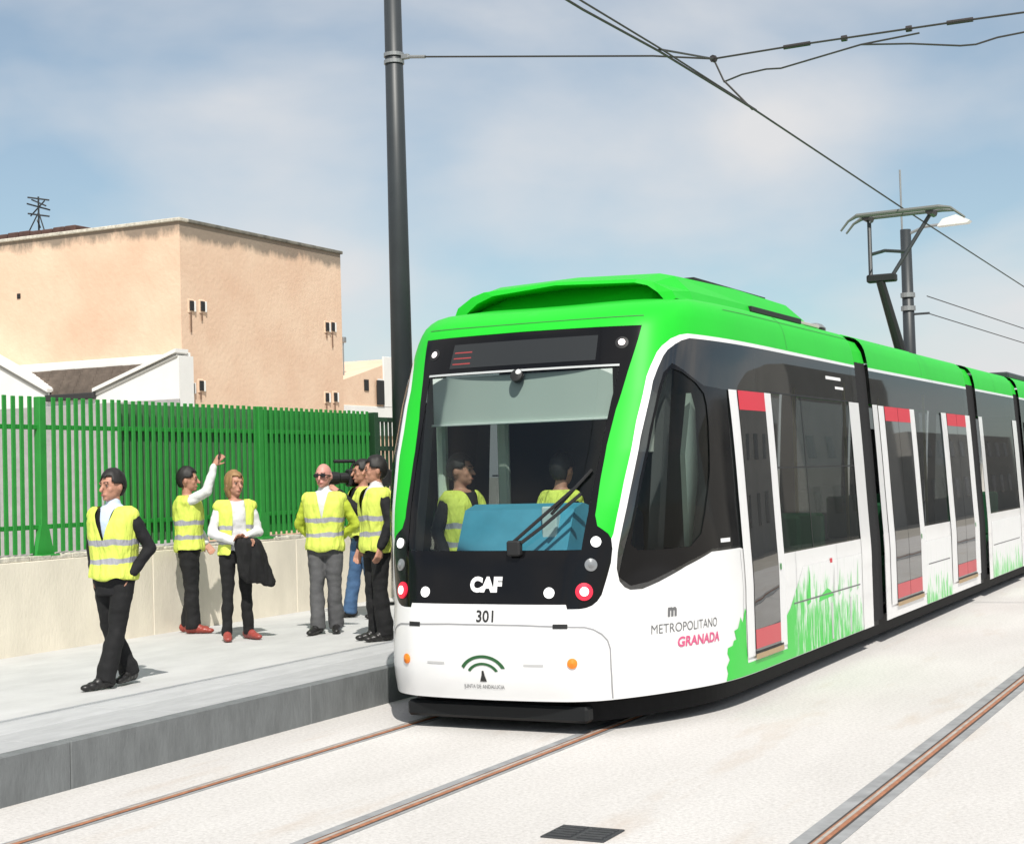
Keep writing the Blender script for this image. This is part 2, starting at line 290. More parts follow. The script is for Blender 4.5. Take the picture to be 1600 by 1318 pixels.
# white house with valley roof, built against the peach building
h = empty('white_house', (-22, 27.0, 0)); tag(h, 'low white house with brown tiled valley roof between two white gables', 'house')
def H(px): return px*1.2273+22
def Z(z): return 1.83+(z-1.83)*1.2273
MB().prism([(H(-19.56), -.1), (H(-17.66), -.1), (H(-17.66), Z(4.12)), (H(-17.76), Z(4.13)), (H(-19.56), Z(3.55))], 1, 0, .5).build('gable_wall', M['render_w'], h)
MB().prism([(H(-24), -.1), (H(-20.71), -.1), (H(-20.71), Z(3.60)), (H(-21.89), Z(4.22)), (H(-24), Z(5.2))], 1, 0, .5).build('gable_wall', M['render_w'], h)
MB().box(H(-24), H(-17.64), -.06, -.002, -.1, 3.70, .01).build('wall_band', mat('gap_dimming_grey', (.40, .385, .38), .9, var=.15), h)  # grey facing added to dim the sunlit white wall between the fence slats
MB().box(H(-20.705), H(-19.565), .0, .3, -.1, Z(3.50)).build('centre_wall', M['render_w'], h)
MB().box(H(-20.72), H(-19.55), -.12, -.002, Z(3.44), Z(3.56), .02).build('gutter', M['gutter'], h)
for (xa, za, xb, zb) in ((-19.60, Z(3.58), -17.68, Z(4.19)), (-20.67, Z(3.63), -24, Z(5.27))):
    q = [(H(xa), za-.02), (H(xb), zb-.02), (H(xb), zb+.06), (H(xa), za+.06)]
    MB().prism(q, 1, -.08, .36).build('verge_coping', M['render_w'], h)
    MB().prism([(u, w-.09 if w < za+.03 or w < zb+.03 else w-.13) for u, w in q], 1, -.03, -.002).build('verge_moulding', mat('moulding_grey', (.42, .41, .38), .8), h)
rowm = MB()
for r_ in range(9):
    ya = .012+r_*.050; za = Z(3.50)+r_*.083
    for c_ in range(26):
        xa = H(-22.6)+c_*.232
        if xa+.23 > H(-17.70): break
        rowm.box(xa, xa+.225, ya+.004*(c_ % 2), ya+.06, za-.02, za+.082+random.uniform(-.004, .004))
tag(rowm.build('roof_tiles', M['tile'], h), kind='stuff')
MB().box(H(-22.6), H(-17.72), .40, .505, Z(3.6), Z(4.19), .01).build('ridge_parapet', M['render_w'], h)
# far house at right of the peach building
fb = empty('far_house', (-27, 42, 0)); tag(fb, 'small peach and white house seen in the gap beside the pole', 'house')
MB().prism([(-2.2, -.1), (1.8, -.1), (1.8, 5.75), (.9, 5.55), (-2.2, 4.8)], 0, -3.5, 1.0).build('wall', M['peach'], fb)
MB().box(1.002, 1.05, -2.3, 1.9, 3.2, 4.12, .01).build('wall_band', M['render_w'], fb)
MB().box(1.002, 1.06, .45, 1.9, 4.123, 5.72, .01).build('corner_strip', M['render_w'], fb)
w_ = MB().box(1.061, 1.08, .05, .36, 4.2, 5.0, .004).build('window', M['render_w'], fb); MB().box(1.062, 1.1, -.02, .40, 4.18, 4.95, .004).build('pane', pipe, fb)
MB().box(1.002, 1.03, -.65, -.4, 4.6, 4.95, .004).build('vent', pipe, fb)
ma = empty('thin_antenna', (-26.5, 41, 4.9)); tag(ma, 'thin distant antenna mast above the far house', 'antenna')
MB().tube([(0, 0, -.3), (0, 0, 1.35)], .02, 6).build('mast', M['steel'], ma); MB().box(-.08, .08, -.08, .08, 1.2, 1.38, .02).build('antenna_head', M['steel'], ma)
# unseen grey blocks added across the line for the tram's windows to mirror
gm = mat('block_grey', (.34, .33, .31), .9, var=.15, vscale=.5)
for i, (y0, y1, hh, lab) in enumerate(((48, 78, 7.5, 'long unseen grey block added for the tram side windows to mirror'), (82, 104, 10.5, 'taller unseen grey block added farther along for the window reflections'), (108, 150, 6.5, 'low unseen grey block added at the far end for the window reflections'))):
    e = empty('reflection_block', (16, y0, 0)); tag(e, lab, 'building')
    MB().box(0, 9, 0, y1-y0, -.1, hh).build('wall', gm, e)
    n = int((y1-y0)/4)
    for j in range(n):
        for z in (1.2, 4.4):
            if z+1.5 < hh: MB().box(-.04, -.002, 1.2+j*4, 2.6+j*4, z, z+1.5, .01).build('window', M['black'], e)

# ------------------------------------------------------------------ overhead line
p = empty('catenary_pole', (-10.0, 16.8, .285)); tag(p, 'tall dark grey tapered overhead line pole standing on the platform', 'pole')
MB().tube([(0, 0, 0), (0, 0, 9.6)], [.148, .098], 20).build('shaft', M['pole'], p, True)
MB().box(-.2, .2, -.2, .2, 0, .03, .004).build('base_plate', M['pole'], p)
for z in (6.74, 6.83): MB().tube([(0, 0, z), (0, 0, z+.045)], .128, 20).build('clamp_band', M['steel'], p)
MB().box(.11, .22, -.03, .03, 6.78, 6.84, .008).build('bracket', M['steel'], p)
sw = empty('span_wire', (-9.8, 16.8, 7.09)); tag(sw, 'thin cross span wire with insulators from the pole over both tracks', 'wire')
sp = [(-9.8, 7.09), (-6.53, 6.62), (-5.8, 6.48), (-4.79, 6.49), (-3.06, 6.48), (-2.41, 6.47), (3.2, 7.0)]
MB().tube([(x+9.8, 0, z-7.09) for x, z in sp], .011, 6).build('cable', M['wire'], sw)
for x0, z0, x1, z1 in ((-4.98, 6.487, -4.68, 6.489), (-3.20, 6.481, -2.93, 6.478)): MB().tube([(x0+9.8, 0, z0-7.09), (x1+9.8, 0, z1-7.09)], .026, 8).build('insulator', M['insul'], sw)
for x0, z0 in ((-5.8, 6.48), (-4.3, 6.485), (-3.6, 6.483)): MB().tube([(x0+9.8-.03, 0, z0-7.09), (x0+9.8+.03, 0, z0-7.09)], .035, 8).build('clamp', M['insul'], sw)
MB().tube([(-9.8+9.8, 0, 0), (-9.55+9.8, 0, -.035)], .022, 8).build('turnbuckle', M['steel'], sw)
po = empty('pull_off_wire', (-5.69, 16.8, 6.22)); tag(po, 'thin lower pull-off wire curving below the cross span', 'wire')
MB().tube([(0, 0, -.02), (.22, 0, .035), (.50, 0, .055), (.67, 0, .04), (1.57, 0, .17), (2.2, 0, .20)], .010, 6).build('cable', M['wire'], po)
MB().tube([(1.57, 0, .17), (2.1, 0, .10), (2.62, 0, -.0), (2.78, 0, -.01), (3.0, 0, .03), (3.28, 0, .045), (8, 0, .6)], .010, 6).build('cable', M['wire'], po)
hg = empty('bridle_wire', (-5.8, 16.8, 6.48)); tag(hg, 'short bridle wires hanging the contact wire from the cross span', 'wire')
MB().tube([(0, 0, 0), (.11, 0, -.26), (.47, -.1, -.66)], .012, 6).build('drop_wire', M['wire'], hg)
MB().tube([(0, 0, 0), (.513, -3.03, -.67)], .012, 6).build('drop_wire', M['wire'], hg)
MB().tube([(0, -.03, .0), (0, .03, 0)], .04, 8).build('clamp', M['insul'], hg)
cw = empty('contact_wire', (XC, 12, 5.74)); tag(cw, 'long contact wire running above the tram to the pantograph', 'wire')
MB().tube([(0, -20, -.02), (0, 0, 0), (0, 1.77, .05), (0, 4.66, .06), (0, 11.76, -.035), (0, 23.2, -.14), (.1, 60, -.25)], .0115, 8).build('wire', M['wire'], cw)
MB().tube([(.012, -20, .05), (.012, 0, .06), (.012, 1.77, .075), (.0, 4.7, .07)], .009, 6).build('upper_wire', M['wire'], cw)
# second pole with street lamp
m2 = empty('lamp_pole', (-9.2, 41.6, .285)); tag(m2, 'distant dark pole with white street lamp rising behind the pantograph', 'pole')
MB().tube([(0, 0, 0), (0, 0, 7.75)], [.185, .14], 14).build('shaft', M['pole'], m2, True)
for z in (5.6, 5.95): MB().tube([(0, 0, z), (0, 0, z+.12)], .19, 14).build('clamp_band', M['steel'], m2)
MB().tube([(-.09, 0, 7.5), (-.09, 0, 9.35)], .026, 8).build('spike', M['steel'], m2)
MB().tube([(0, 0, 7.6), (.5, 0, 7.78), (.95, 0, 7.80)], .04, 8).build('lamp_arm', M['steel'], m2)
MB().prism([(.85, 7.74), (1.62, 7.76), (1.70, 7.82), (1.35, 8.0), (1.0, 7.92)], 1, -.16, .16).build('lamp_head', M['lampwhite'], m2)
MB().tube([(.1, 0, 5.5), (.55, 0, 5.5)], .03, 8).build('arm', M['pole'], m2)
for i, (z, dz) in enumerate(((5.5, .0), (5.95, .05))):
    oc = empty('overhead_cable', (-8.7, 41.6, .285+z)); tag(oc, ('lower', 'upper')[i]+' faint feeder cable running right from the distant lamp pole', 'wire')
    MB().tube([(0, 0, 0), (1.2, 9, -.35), (2.6, 20, -.4), (4.5, 40, .3)], .014, 6).build('cable', M['wire'], oc)
# ================================================================== TRAM
Y0 = 9.9
CPB = [(0, 0), (.3, .012), (.5, .035), (.65, .07), (.8, .16), (.9, .28), (1.0, .44), (1.1, .64), (1.22, .92), (1.32, 1.25), (1.37, 1.6), (1.385, 2.1), (1.385, 2.8)]
CPT = [(0, 0), (.34, .01), (.57, .025), (.76, .05), (.97, .105), (1.10, .175), (1.19, .27), (1.25, .395), (1.297, .58), (1.34, .88), (1.372, 1.3), (1.385, 1.9), (1.385, 2.7)]
BL = [(0, 0), (.9, 0), (1.3, .3), (1.6, .6), (2.0, .88), (2.4, 1.), (4, 1.)]
VT = [(.15, .15, .0, .06), (.24, .24, 0, .04), (.4, .4, 0, .0), (.6, .6, 0, -.005), (.8, .8, 0, .01), (1.0, 1.0, .0, .045), (1.3, 1.3, .015, .115), (1.6, 1.6, .03, .225), (2.0, 2.0, .05, .40), (2.5, 2.5, .08, .63), (2.8, 2.8, .10, .765), (2.95, 2.95, .12, .835), (3.1, 3.07, .155, .915), (3.25, 3.155, .235, 1.03), (3.4, 3.195, .39, 1.23), (3.55, 3.22, .54, 1.38), (3.8, 3.23, .80, 1.63)]
def _cr(a, b, c, d, t): return .5*((2*b)+(-a+c)*t+(2*a-5*b+4*c-d)*t*t+(-a+3*b-3*c+d)*t**3)
def _dense(C):
    out = []; n = len(C)
    for i in range(n-1):
        a = C[i-1] if i > 0 else (-C[1][0], C[1][1]); b = C[i]; c = C[i+1]; d = C[i+2] if i+2 < n else (1.385, C[i+1][1]+.7)
        for k in range(10):
            t = k/10; out.append((_cr(a[0], b[0], c[0], d[0], t), _cr(a[1], b[1], c[1], d[1], t)))
    out.append(C[-1]); out.append((C[-1][0], C[-1][1]+40)); return out
PB = _dense(CPB); PTP = _dense(CPT); PS = [0.]
for i in range(len(PB)-1):
    PS.append(PS[-1]+.5*(math.hypot(PB[i+1][0]-PB[i][0], PB[i+1][1]-PB[i][1])+math.hypot(PTP[i+1][0]-PTP[i][0], PTP[i+1][1]-PTP[i][1])))
VK = [t[0] for t in VT]
def herm(x):
    i = min(max(bisect.bisect_right(VK, x)-1, 0), len(VT)-2); a, b = VT[i], VT[i+1]; h = b[0]-a[0]; f = (x-a[0])/h
    pm = VT[i-1] if i > 0 else tuple(2*u-w for u, w in zip(a, b)); pn = VT[i+2] if i+2 < len(VT) else tuple(2*w-u for u, w in zip(a, b)); out = []
    for k in (1, 2, 3):
        m0 = (b[k]-pm[k])/(b[0]-pm[0]); m1 = (pn[k]-a[k])/(pn[0]-a[0])
        out.append((2*f**3-3*f*f+1)*a[k]+(f**3-2*f*f+f)*h*m0+(-2*f**3+3*f*f)*b[k]+(f**3-f*f)*h*m1)
    return out
def blend(x):
    for a, b in zip(BL, BL[1:]):
        if x <= b[0]: return a[1]+(b[1]-a[1])*(x-a[0])/(b[0]-a[0])
    return 1.
def S(p, v):                      # outer skin of the tram: p along the plan from the nose, v up the side
    z, ins, r = herm(v); w = blend(v); s = abs(p); i = min(max(bisect.bisect_right(PS, s)-1, 0), len(PS)-2); f = (s-PS[i])/(PS[i+1]-PS[i])
    t = (PB[i][0]+(PB[i+1][0]-PB[i][0])*f)*(1-w)+(PTP[i][0]+(PTP[i+1][0]-PTP[i][0])*f)*w
    d = (PB[i][1]+(PB[i+1][1]-PB[i][1])*f)*(1-w)+(PTP[i][1]+(PTP[i+1][1]-PTP[i][1])*f)*w
    if v > 2.95: z -= .055*max(0., 1-(s/1.6)**2)*min(1., (v-2.95)/.25)
    return Vector((math.copysign(t*(1-ins/1.385), p), Y0+d+r, z))      # tram frame: x from the centre line
def PY(y, v, side=1):             # p of a point of the side wall at distance y
    hi = PS[-1]; lo = 0.
    for _ in range(44):
        m = (lo+hi)/2
        if S(m, v).y < y: lo = m
        else: hi = m
    return side*lo
def SN(p, v):
    e = .004
    a = S(p+e, v)-S(p-e, v) if abs(p) > e else Vector((1, 0, 0)); b = S(p, v+e)-S(p, v-e)
    return a.cross(b).normalized()
def inside(x, y, poly):
    c = False; j = len(poly)-1
    for i in range(len(poly)):
        a, b = poly[i], poly[j]
        if (a[1] > y) != (b[1] > y) and x < (b[0]-a[0])*(y-a[1])/(b[1]-a[1])+a[0]: c = not c
        j = i
    return c
def densify(poly, mp_=.06, mv=.07, far=.6):
    out = []
    for i, a in enumerate(poly):
        b = poly[(i+1) % len(poly)]; lim = mp_ if min(abs(a[0]), abs(b[0])) < 3. else far
        n = max(1, int(math.ceil(max(abs(b[0]-a[0])/lim, abs(b[1]-a[1])/mv))))
        for k in range(n): out.append((a[0]+(b[0]-a[0])*k/n, a[1]+(b[1]-a[1])*k/n))
    return out
TR = empty('tram', (XC, Y0, 0))
def skin(name, poly, m, parent=TR, off=0., holes=(), dens=1., thick=0.):
    loops = [densify(poly)]+[densify(h) for h in holes]; vs = []; ed = []
    for L in loops:
        n0 = len(vs); vs += [Vector(q) for q in L]; ed += [(n0+i, n0+(i+1) % len(L)) for i in range(len(L))]
    ps = [q[0] for q in poly]; vv = [q[1] for q in poly]
    p0, p1, v0, v1 = min(ps), max(ps), min(vv), max(vv)
    gp = []; x = p0
    while x < p1:
        x += (.07 if abs(x) < 3 else .6)*dens; gp.append(x)
    y = v0+.05
    while y < v1:
        for x in gp:
            if inside(x, y, loops[0]) and not any(inside(x, y, h) for h in loops[1:]): vs.append(Vector((x, y)))
        y += .075*dens
    CQ = 6.0
    def cmp_(x): return x if abs(x) < 3 else math.copysign(3+(abs(x)-3)/CQ, x)
    def unc_(x): return x if abs(x) < 3 else math.copysign(3+(abs(x)-3)*CQ, x)
    vs = [Vector((cmp_(q.x), q.y)) for q in vs]; loops = [[(cmp_(x), y) for x, y in L] for L in loops]
    ov, oe, of = delaunay_2d_cdt(vs, ed, [], 0, 1e-6)[:3]
    fs = []
    for f in of:
        cx = sum(ov[i].x for i in f)/3; cy = sum(ov[i].y for i in f)/3
        if inside(cx, cy, loops[0]) and not any(inside(cx, cy, h) for h in loops[1:]): fs.append(tuple(f))
    ov = [Vector((unc_(q.x), q.y)) for q in ov]
    used = sorted({i for f in fs for i in f}); ix = {k: i for i, k in enumerate(used)}
    N = [SN(ov[i].x, ov[i].y) for i in used]; P = [S(ov[i].x, ov[i].y)+n*off for i, n in zip(used, N)]
    me = bpy.data.meshes.new(name); me.from_pydata([q-Vector((0, Y0, 0)) for q in P], [], [tuple(ix[i] for i in f) for f in fs])
    bm = bmesh.new(); bm.from_mesh(me)
    for f in bm.faces:
        f.normal_update(); a = N[f.verts[0].index]
        if f.normal.dot(a) < 0: f.normal_flip()
        f.smooth = True
    bm.to_mesh(me); bm.free(); me.normals_split_custom_set_from_vertices(N)
    ob = link(name, me, m, parent)
    if thick:
        sm = ob.modifiers.new('thickness', 'SOLIDIFY'); sm.thickness = thick; sm.offset = -1; sm.use_even_offset = False
    return ob
def mir(poly): return [(-p, v) for p, v in reversed(poly)]
def side(y0, y1, v0, v1, s=1):     # rectangle on the side wall
    n = 14; out = []
    for k in range(n+1): v = v0+(v1-v0)*k/n; out.append((PY(y1, v, s), v))
    for k in range(n+1): v = v1-(v1-v0)*k/n; out.append((PY(y0, v, s), v))
    return out
def vline(y, v0, v1, n=14, s=1): return [(PY(y, v0+(v1-v0)*k/n, s), v0+(v1-v0)*k/n) for k in range(n+1)]
# ---- traced outlines (right half; mirrored for the left)
MASK = [(.939, 2.922), (.867, 2.591), (.813, 2.288), (.788, 2.032), (.789, 1.785), (.801, 1.537), (.833, 1.460), (.88, 1.433), (.925, 1.405), (.957, 1.368), (.982, 1.296), (.986, 1.202), (.972, 1.109), (.947, .978), (.92, .935), (.885, .907), (.84, .892), (.79, .886), (.688, .886), (.675, .918)]
GLS = [(.80, 2.612), (.771, 2.36), (.753, 2.056), (.748, 1.736), (.746, 1.512), (.747, 1.297)]
WOUT = [(1.46, 2.862), (1.33, 2.848), (1.22, 2.818), (1.125, 2.761), (1.08, 2.712), (1.033, 2.605), (1.009, 2.529), (.973, 2.198), (.961, 1.771), (.962, 1.55), (.966, 1.40)]
WIN = [(1.497, 2.829), (1.37, 2.808), (1.281, 2.778), (1.191, 2.732), (1.147, 2.683), (1.1, 2.585), (1.068, 2.494), (1.025, 2.076), (1.022, 1.625), (1.026, 1.272), (1.036, 1.156), (1.071, 1.064), (1.115, 1.021), (1.161, 1.0), (1.253, 1.0), (1.384, 1.042), (1.622, 1.136), (1.937, 1.224), (2.448, 1.228)]
CABG = [(1.262, 2.606), (1.791, 2.451), (1.898, 2.287), (1.966, 1.899), (1.914, 1.613), (1.775, 1.282), (1.367, 1.272), (1.119, 1.281), (1.111, 1.456), (1.105, 1.772), (1.119, 2.139), (1.153, 2.422), (1.193, 2.542)]
YE = 15.58                          # end of the leading section
def chaikin(P):
    return [q for i, a in enumerate(P) for b in [P[(i+1) % len(P)]] for q in ((a[0]*.75+b[0]*.25, a[1]*.75+b[1]*.25), (a[0]*.25+b[0]*.75, a[1]*.25+b[1]*.75))]
CABG = chaikin(CABG)
e24 = PY(YE, .24)
# white lower body with the trim line round the cab side window
wr = [(0, .24), (.5, .24), (1., .24), (2., .24), (3., .24), (e24, .24)]+vline(YE, .3, 1.12)+[(PY(12.2, 1.12), 1.12)]+WIN[::-1]+[(PY(YE, 2.815), 2.815)]+vline(YE, 2.82, 2.84, 2)+WOUT+[MASK[9]]+MASK[10:]
body = skin('body_shell', wr+[(0, .92)]+[(-p, v) for p, v in reversed(wr[1:])] if False else wr+[(0, .92)], M['white'])
skin('body_shell', mir(wr+[(0, .92)]), M['white'])
# green front pillars, cant rail and roof edge
grn = [(0, 2.926)]+MASK[:9]+[MASK[9]]+WOUT[::-1]+[(PY(YE, 2.84), 2.84)]+vline(YE, 2.86, 3.8, 24)+[(0, 3.8)]
skin('roof_panel', grn, M['green']); skin('roof_panel', mir(grn), M['green'])
# roof deck between the roof edges
def deck(y0, y1, hw, z, m, name='roof_deck'):
    return MB().add([(-hw, y0-Y0, z), (hw, y0-Y0, z), (hw, y1-Y0, z), (-hw, y1-Y0, z)], [(0, 1, 2, 3)]).build(name, m, TR)
deck(11.5, YE, .64, 3.228, M['green'])
# black front mask with windscreen opening
gl = GLS+[(-p, v) for p, v in reversed(GLS)]
mk = MASK+[(-p, v) for p, v in reversed(MASK)]
skin('front_mask', [(p, v) for p, v in mk], M['black'], holes=[gl], off=-.001)
ws = skin('windscreen', gl, M['glass'], off=-.004)
# side glazing band, cab window
for s in (1, -1):
    f = (lambda q: q) if s == 1 else mir
    band = [(PY(YE, 1.12), 1.12)]+vline(YE, 1.2, 2.8)+[(PY(YE, 2.815), 2.815)]+WIN+[(PY(12.2, 1.12), 1.12)]
    skin('window_band', f(band), M['wglass'], holes=[f(CABG)], off=-.002)
    skin('cab_window', f(CABG), M['cglass'], off=-.005)
    fr = skin('window_frame', f([(1.06, 1.10), (1.16, 1.03), (1.30, 1.05), (1.65, 1.17), (1.95, 1.245), (2.43, 1.25), (2.36, 1.8), (2.20, 2.45), (1.80, 2.47), (1.26, 2.63), (1.17, 2.56), (1.13, 2.43), (1.095, 2.13), (1.085, 1.77), (1.09, 1.45)]), M['black'], off=.002, holes=[f(CABG)])
# ---- doors
def door(y0, y1, g0, g1, s, leaves, z0=.375, z1=2.455):
    d = skin('door', side(y0, y1, z0, z1, s), M['frame'], off=.010)
    cuts = [g0] if leaves == 1 else [g0, (g0+g1)/2+.006]
    ends = [g1] if leaves == 1 else [(g0+g1)/2-.006, g1]
    skin('seal', side(g0-.012, g1+.012, z0+.018, z1+.001, s), M['mblack'], d, off=.0115)
    for a, b in zip(cuts, ends):
        skin('pane', side(a, b, z0+.03, z1-.003, s), M['dglass'], d, off=.013)
        skin('red_band', side(a, b, z1-.155, z1-.002, s), M['red'], d, off=.015)
        skin('red_band', side(a, b, z0+.05, z0+.20, s), mat('door_red_lower', (.55, .07, .085), .4), d, off=.015)
    yb_ = g1+.06 if leaves == 1 else g1+.05
    skin('door_button', side(yb_-.02, yb_+.02, 1.0, 1.05, s), mat('button_green', (.03, .25, .05), .4), d, off=.016)
    skin('threshold', side(g0-.02, g1+.06, z0-.03, z0+.012, s), mat('threshold_wood', (.42, .30, .17), .6), d, off=.02)
    skin('threshold_lip', side(g0-.02, g1+.06, z0+.013, z0+.03, s), M['mblack'], d, off=.018)
    return d
for s in (1, -1):
    door(11.65, 12.66, 11.83, 12.47, s, 1)
# ---- following sections
def section(y0, y1, doors, deckm=True):
    for s in (1, -1):
        f = (lambda q: q) if s == 1 else mir
        skin('body_shell', side(y0, y1, .24, 1.125, s), M['white'], dens=1.6)
        skin('window_band', side(y0, y1, 1.125, 2.812, s), M['wglass'], off=-.002, dens=1.6)
        skin('trim_line', side(y0, y1, 2.812, 2.842, s), M['white'])
        skin('roof_panel', side(y0, y1, 2.842, 3.78, s), M['green'], dens=1.6)
        for (a, b, c, d) in doors: door(a, b, c, d, s, 2)
    deck(y0, y1, .64, 3.228, M['green'])
def strip(y0, y1, s): skin('edge_strip', side(y0, y1, .24, 2.46, s), M['white'], off=.004)
for s in (1, -1): strip(15.2, 15.577, s); strip(16.135, 16.345, s); strip(22.02, 22.28, s); strip(24.78, 25.15, s)
section(16.13, 21.36, [(16.35, 18.04, 16.60, 17.79), (19.52, 21.35, 19.83, 21.02)])
section(22.02, 25.15, [])
section(25.70, 31.0, [(25.9, 27.6, 26.15, 27.35), (29.1, 30.95, 29.4, 30.6)])
section(31.6, 37.0, [(33.5, 35.2, 33.75, 34.95)])
MB().box(-1.3, 1.3, 37.0-Y0, 37.04-Y0, .24, 3.2, .01).build('end_wall', M['black'], TR)
# ---- bellows between sections
def ring(y, ins, zt=3.17):
    out = []
    for s in (1, -1):
        vs = [.26+(3.35-.26)*k/20 for k in range(21)]
        if s == -1: vs = vs[::-1]
        for v in vs:
            z, i_, r = herm(v); out.append((s*(1.385-i_-ins), y, z-(.02 if v > 3 else 0)))
    return out
for (a, b) in ((15.58, 16.13), (21.36, 22.02), (25.15, 25.70), (31.0, 31.6)):
    n = 9; rings = [ring(a+(b-a)*k/(n-1)-Y0, .035 if k % 2 == 0 else .075) for k in range(n)]; L = len(rings[0])
    for sd_ in (0, 1):
        lo = MB(); hi = MB()
        for k in range(n-1):
            for i in range(sd_*21, sd_*21+20):
                q = [rings[k][i], rings[k][i+1], rings[k+1][i+1], rings[k+1][i]]
                (hi if min(t[2] for t in q) > 2.74 else lo).add(q, [(0, 1, 2, 3)])
        lo.build('bellows', M['rubber'], TR); hi.build('bellows_cover', M['dgreen'], TR)
    MB().box(-1.0, 1.0, a-Y0, b-Y0, 3.08, 3.12).build('bellows_cover', M['dgreen'], TR)
    MB().box(-1.3, 1.3, a-Y0, b-Y0, .2, .262).build('bellows_floor', M['mblack'], TR)
# ---- underframe
sk = MB()
pts = [];
for q in [PS[-2]+26]+[3.0-.1*k for k in range(31)]+[-.1*k for k in range(1, 31)]+[-(PS[-2]+26)]:
    a = S(q, .25); nn = SN(q, .4); pts.append((a.x-nn.x*.15, a.y-nn.y*.15))
n = len(pts); lo = [(x, y-Y0, .075) for x, y in pts]; hi = [(x, y-Y0, .262) for x, y in pts]
sk.add(lo+hi, [(i, i+1, n+i+1, n+i) for i in range(n-1)]+[tuple(range(n)), tuple(range(2*n-1, n-1, -1))])
sk.build('underframe', M['skirt'], TR)
MB().box(-.72, .74, .14, .26, .085, .20, .02).build('deflector', mat('deflector_grey', (.010, .011, .012), .5, spec=.25), TR)
# ---- lamps on the front
def disc(name, p, v, r, m, off, parent=TR, n=24, bulge=.012):
    c = S(p, v); N_ = SN(p, v); a = N_.cross(Vector((0, 0, 1))).normalized(); b = N_.cross(a)
    vs = [c+N_*(off+bulge)-Vector((0, Y0, 0))]; fs = []
    for k in range(n): vs.append(c+N_*off+(a*math.cos(2*math.pi*k/n)+b*math.sin(2*math.pi*k/n))*r-Vector((0, Y0, 0)))
    for k in range(n): vs.append(c-N_*.03+(a*math.cos(2*math.pi*k/n)+b*math.sin(2*math.pi*k/n))*r-Vector((0, Y0, 0)))
    for k in range(n):
        j = (k+1) % n; fs.append((0, 1+k, 1+j)); fs.append((1+k, 1+n+k, 1+n+j, 1+j))
    return MB().add(vs, fs).build(name, m, parent, False)
for s in (1, -1):
    disc('headlight', s*.846, 1.349, .037, M['lampw'], .012)
    d_ = disc('lamp', s*.835, 1.19, .045, M['lampg'], .006); disc('lamp_core', s*.835, 1.19, .02, M['lampg'], .016, d_)
    r_ = disc('tail_lamp', s*.807, 1.005, .062, M['lampr'], .010); disc('lamp_core', s*.807, 1.005, .032, M['lampw'], .022, r_)
    disc('headlight', s*.532, 1.0, .038, M['lampw'], .008)
    disc('indicator', s*.731, .512, .036, M['lampo'], .008)
    tl_ = disc('marker_lamp', s*.799, 2.794, .05, M['mblack'], .002); disc('lamp_core', s*.799, 2.794, .026, mat('lamp_pinkish', (1, .88, .88), .3, emit=1.2), .01, tl_)
    skin('jacking_slot', [(s*(.636-.06), .752), (s*(.636+.06), .752), (s*(.636+.06), .784), (s*(.636-.06), .784)], M['mblack'], off=.003)
    skin('small_plate', [(s*.34, .49), (s*.50, .49), (s*.50, .505), (s*.34, .505)], mat('pale_grey', (.5, .5, .5), .5), off=.003)
# panel seam of the front cowl
def ribbon(name, path, w, m, off=.002, parent=TR):
    L = []; R_ = []
    for i, q in enumerate(path):
        a = path[max(i-1, 0)]; b = path[min(i+1, len(path)-1)]; dx, dy = b[0]-a[0], b[1]-a[1]; l = math.hypot(dx, dy) or 1
        L.append((q[0]-dy/l*w/2, q[1]+dx/l*w/2)); R_.append((q[0]+dy/l*w/2, q[1]-dx/l*w/2))
    return skin(name, L+R_[::-1], m, parent, off)
seamm = mat('panel_seam', (.30, .30, .31), .6)
sr = [(0, .776), (.3, .776), (.7, .765), (.83, .760), (.90, .742), (.965, .707), (1.01, .66), (1.03, .60), (1.032, .4), (1.02, .25)]
ribbon('panel_seam', [(-p, v) for p, v in reversed(sr[1:])]+sr, .011, seamm)
for s in (1, -1): ribbon('panel_seam', [(s*PY(11.60, .25), .25), (s*PY(11.60, .7), .7), (s*PY(11.60, 1.21), 1.21)], .006, seamm)
for s in (1, -1):
    for (ya, va, vb) in ((13.0, .25, 1.12), (14.3, .25, 1.12)): ribbon('panel_seam', [(PY(ya, va+(vb-va)*k/4, s), va+(vb-va)*k/4) for k in range(5)], .005, seamm, .003)
    for ya in (13.3, 18.7, 23.6): ribbon('panel_seam', [(PY(ya, 2.86+.08*k, s), 2.86+.08*k) for k in range(8)], .006, mat('seam_dark', (.05, .12, .05), .6), .002)
ribbon('panel_seam', [(-.95+.1*k, 3.02) for k in range(20)], .008, mat('seam_dark', (.05, .12, .05), .6), .002)
# ---- lettering
def text_pts(body_, size, bold=0., shear=0.):
    cu = bpy.data.curves.new('t', 'FONT'); cu.body = body_; cu.size = size; cu.align_x = 'CENTER'; cu.offset = bold; cu.shear = shear; cu.resolution_u = 4
    ob = bpy.data.objects.new('t', cu); COL.objects.link(ob); dg = bpy.context.evaluated_depsgraph_get(); me = bpy.data.meshes.new_from_object(ob.evaluated_get(dg))
    vs = [v.co.copy() for v in me.vertices]; fs = [tuple(p.vertices) for p in me.polygons]
    bpy.data.objects.remove(ob); bpy.data.curves.remove(cu); bpy.data.meshes.remove(me); return vs, fs
def lettering(name, body_, size, m, mapf, bold=0., sx=1., shear=0., parent=TR):
    vs, fs = text_pts(body_, size, bold, shear)
    return MB().add([mapf(v.x*sx, v.y)-Vector((0, Y0, 0)) for v in vs], fs).build(name, m, parent)
def on_front(p0, v0, off=.004): return lambda x, y: S(p0+x, v0+y)+SN(p0+x, v0+y)*off
lettering('maker_logo', 'CAF', .135, M['logo'], on_front(.012, 1.012, .003), bold=.009, sx=1.05)
lettering('number', '301', .115, M['ink'], on_front(.028, .797), bold=.002)
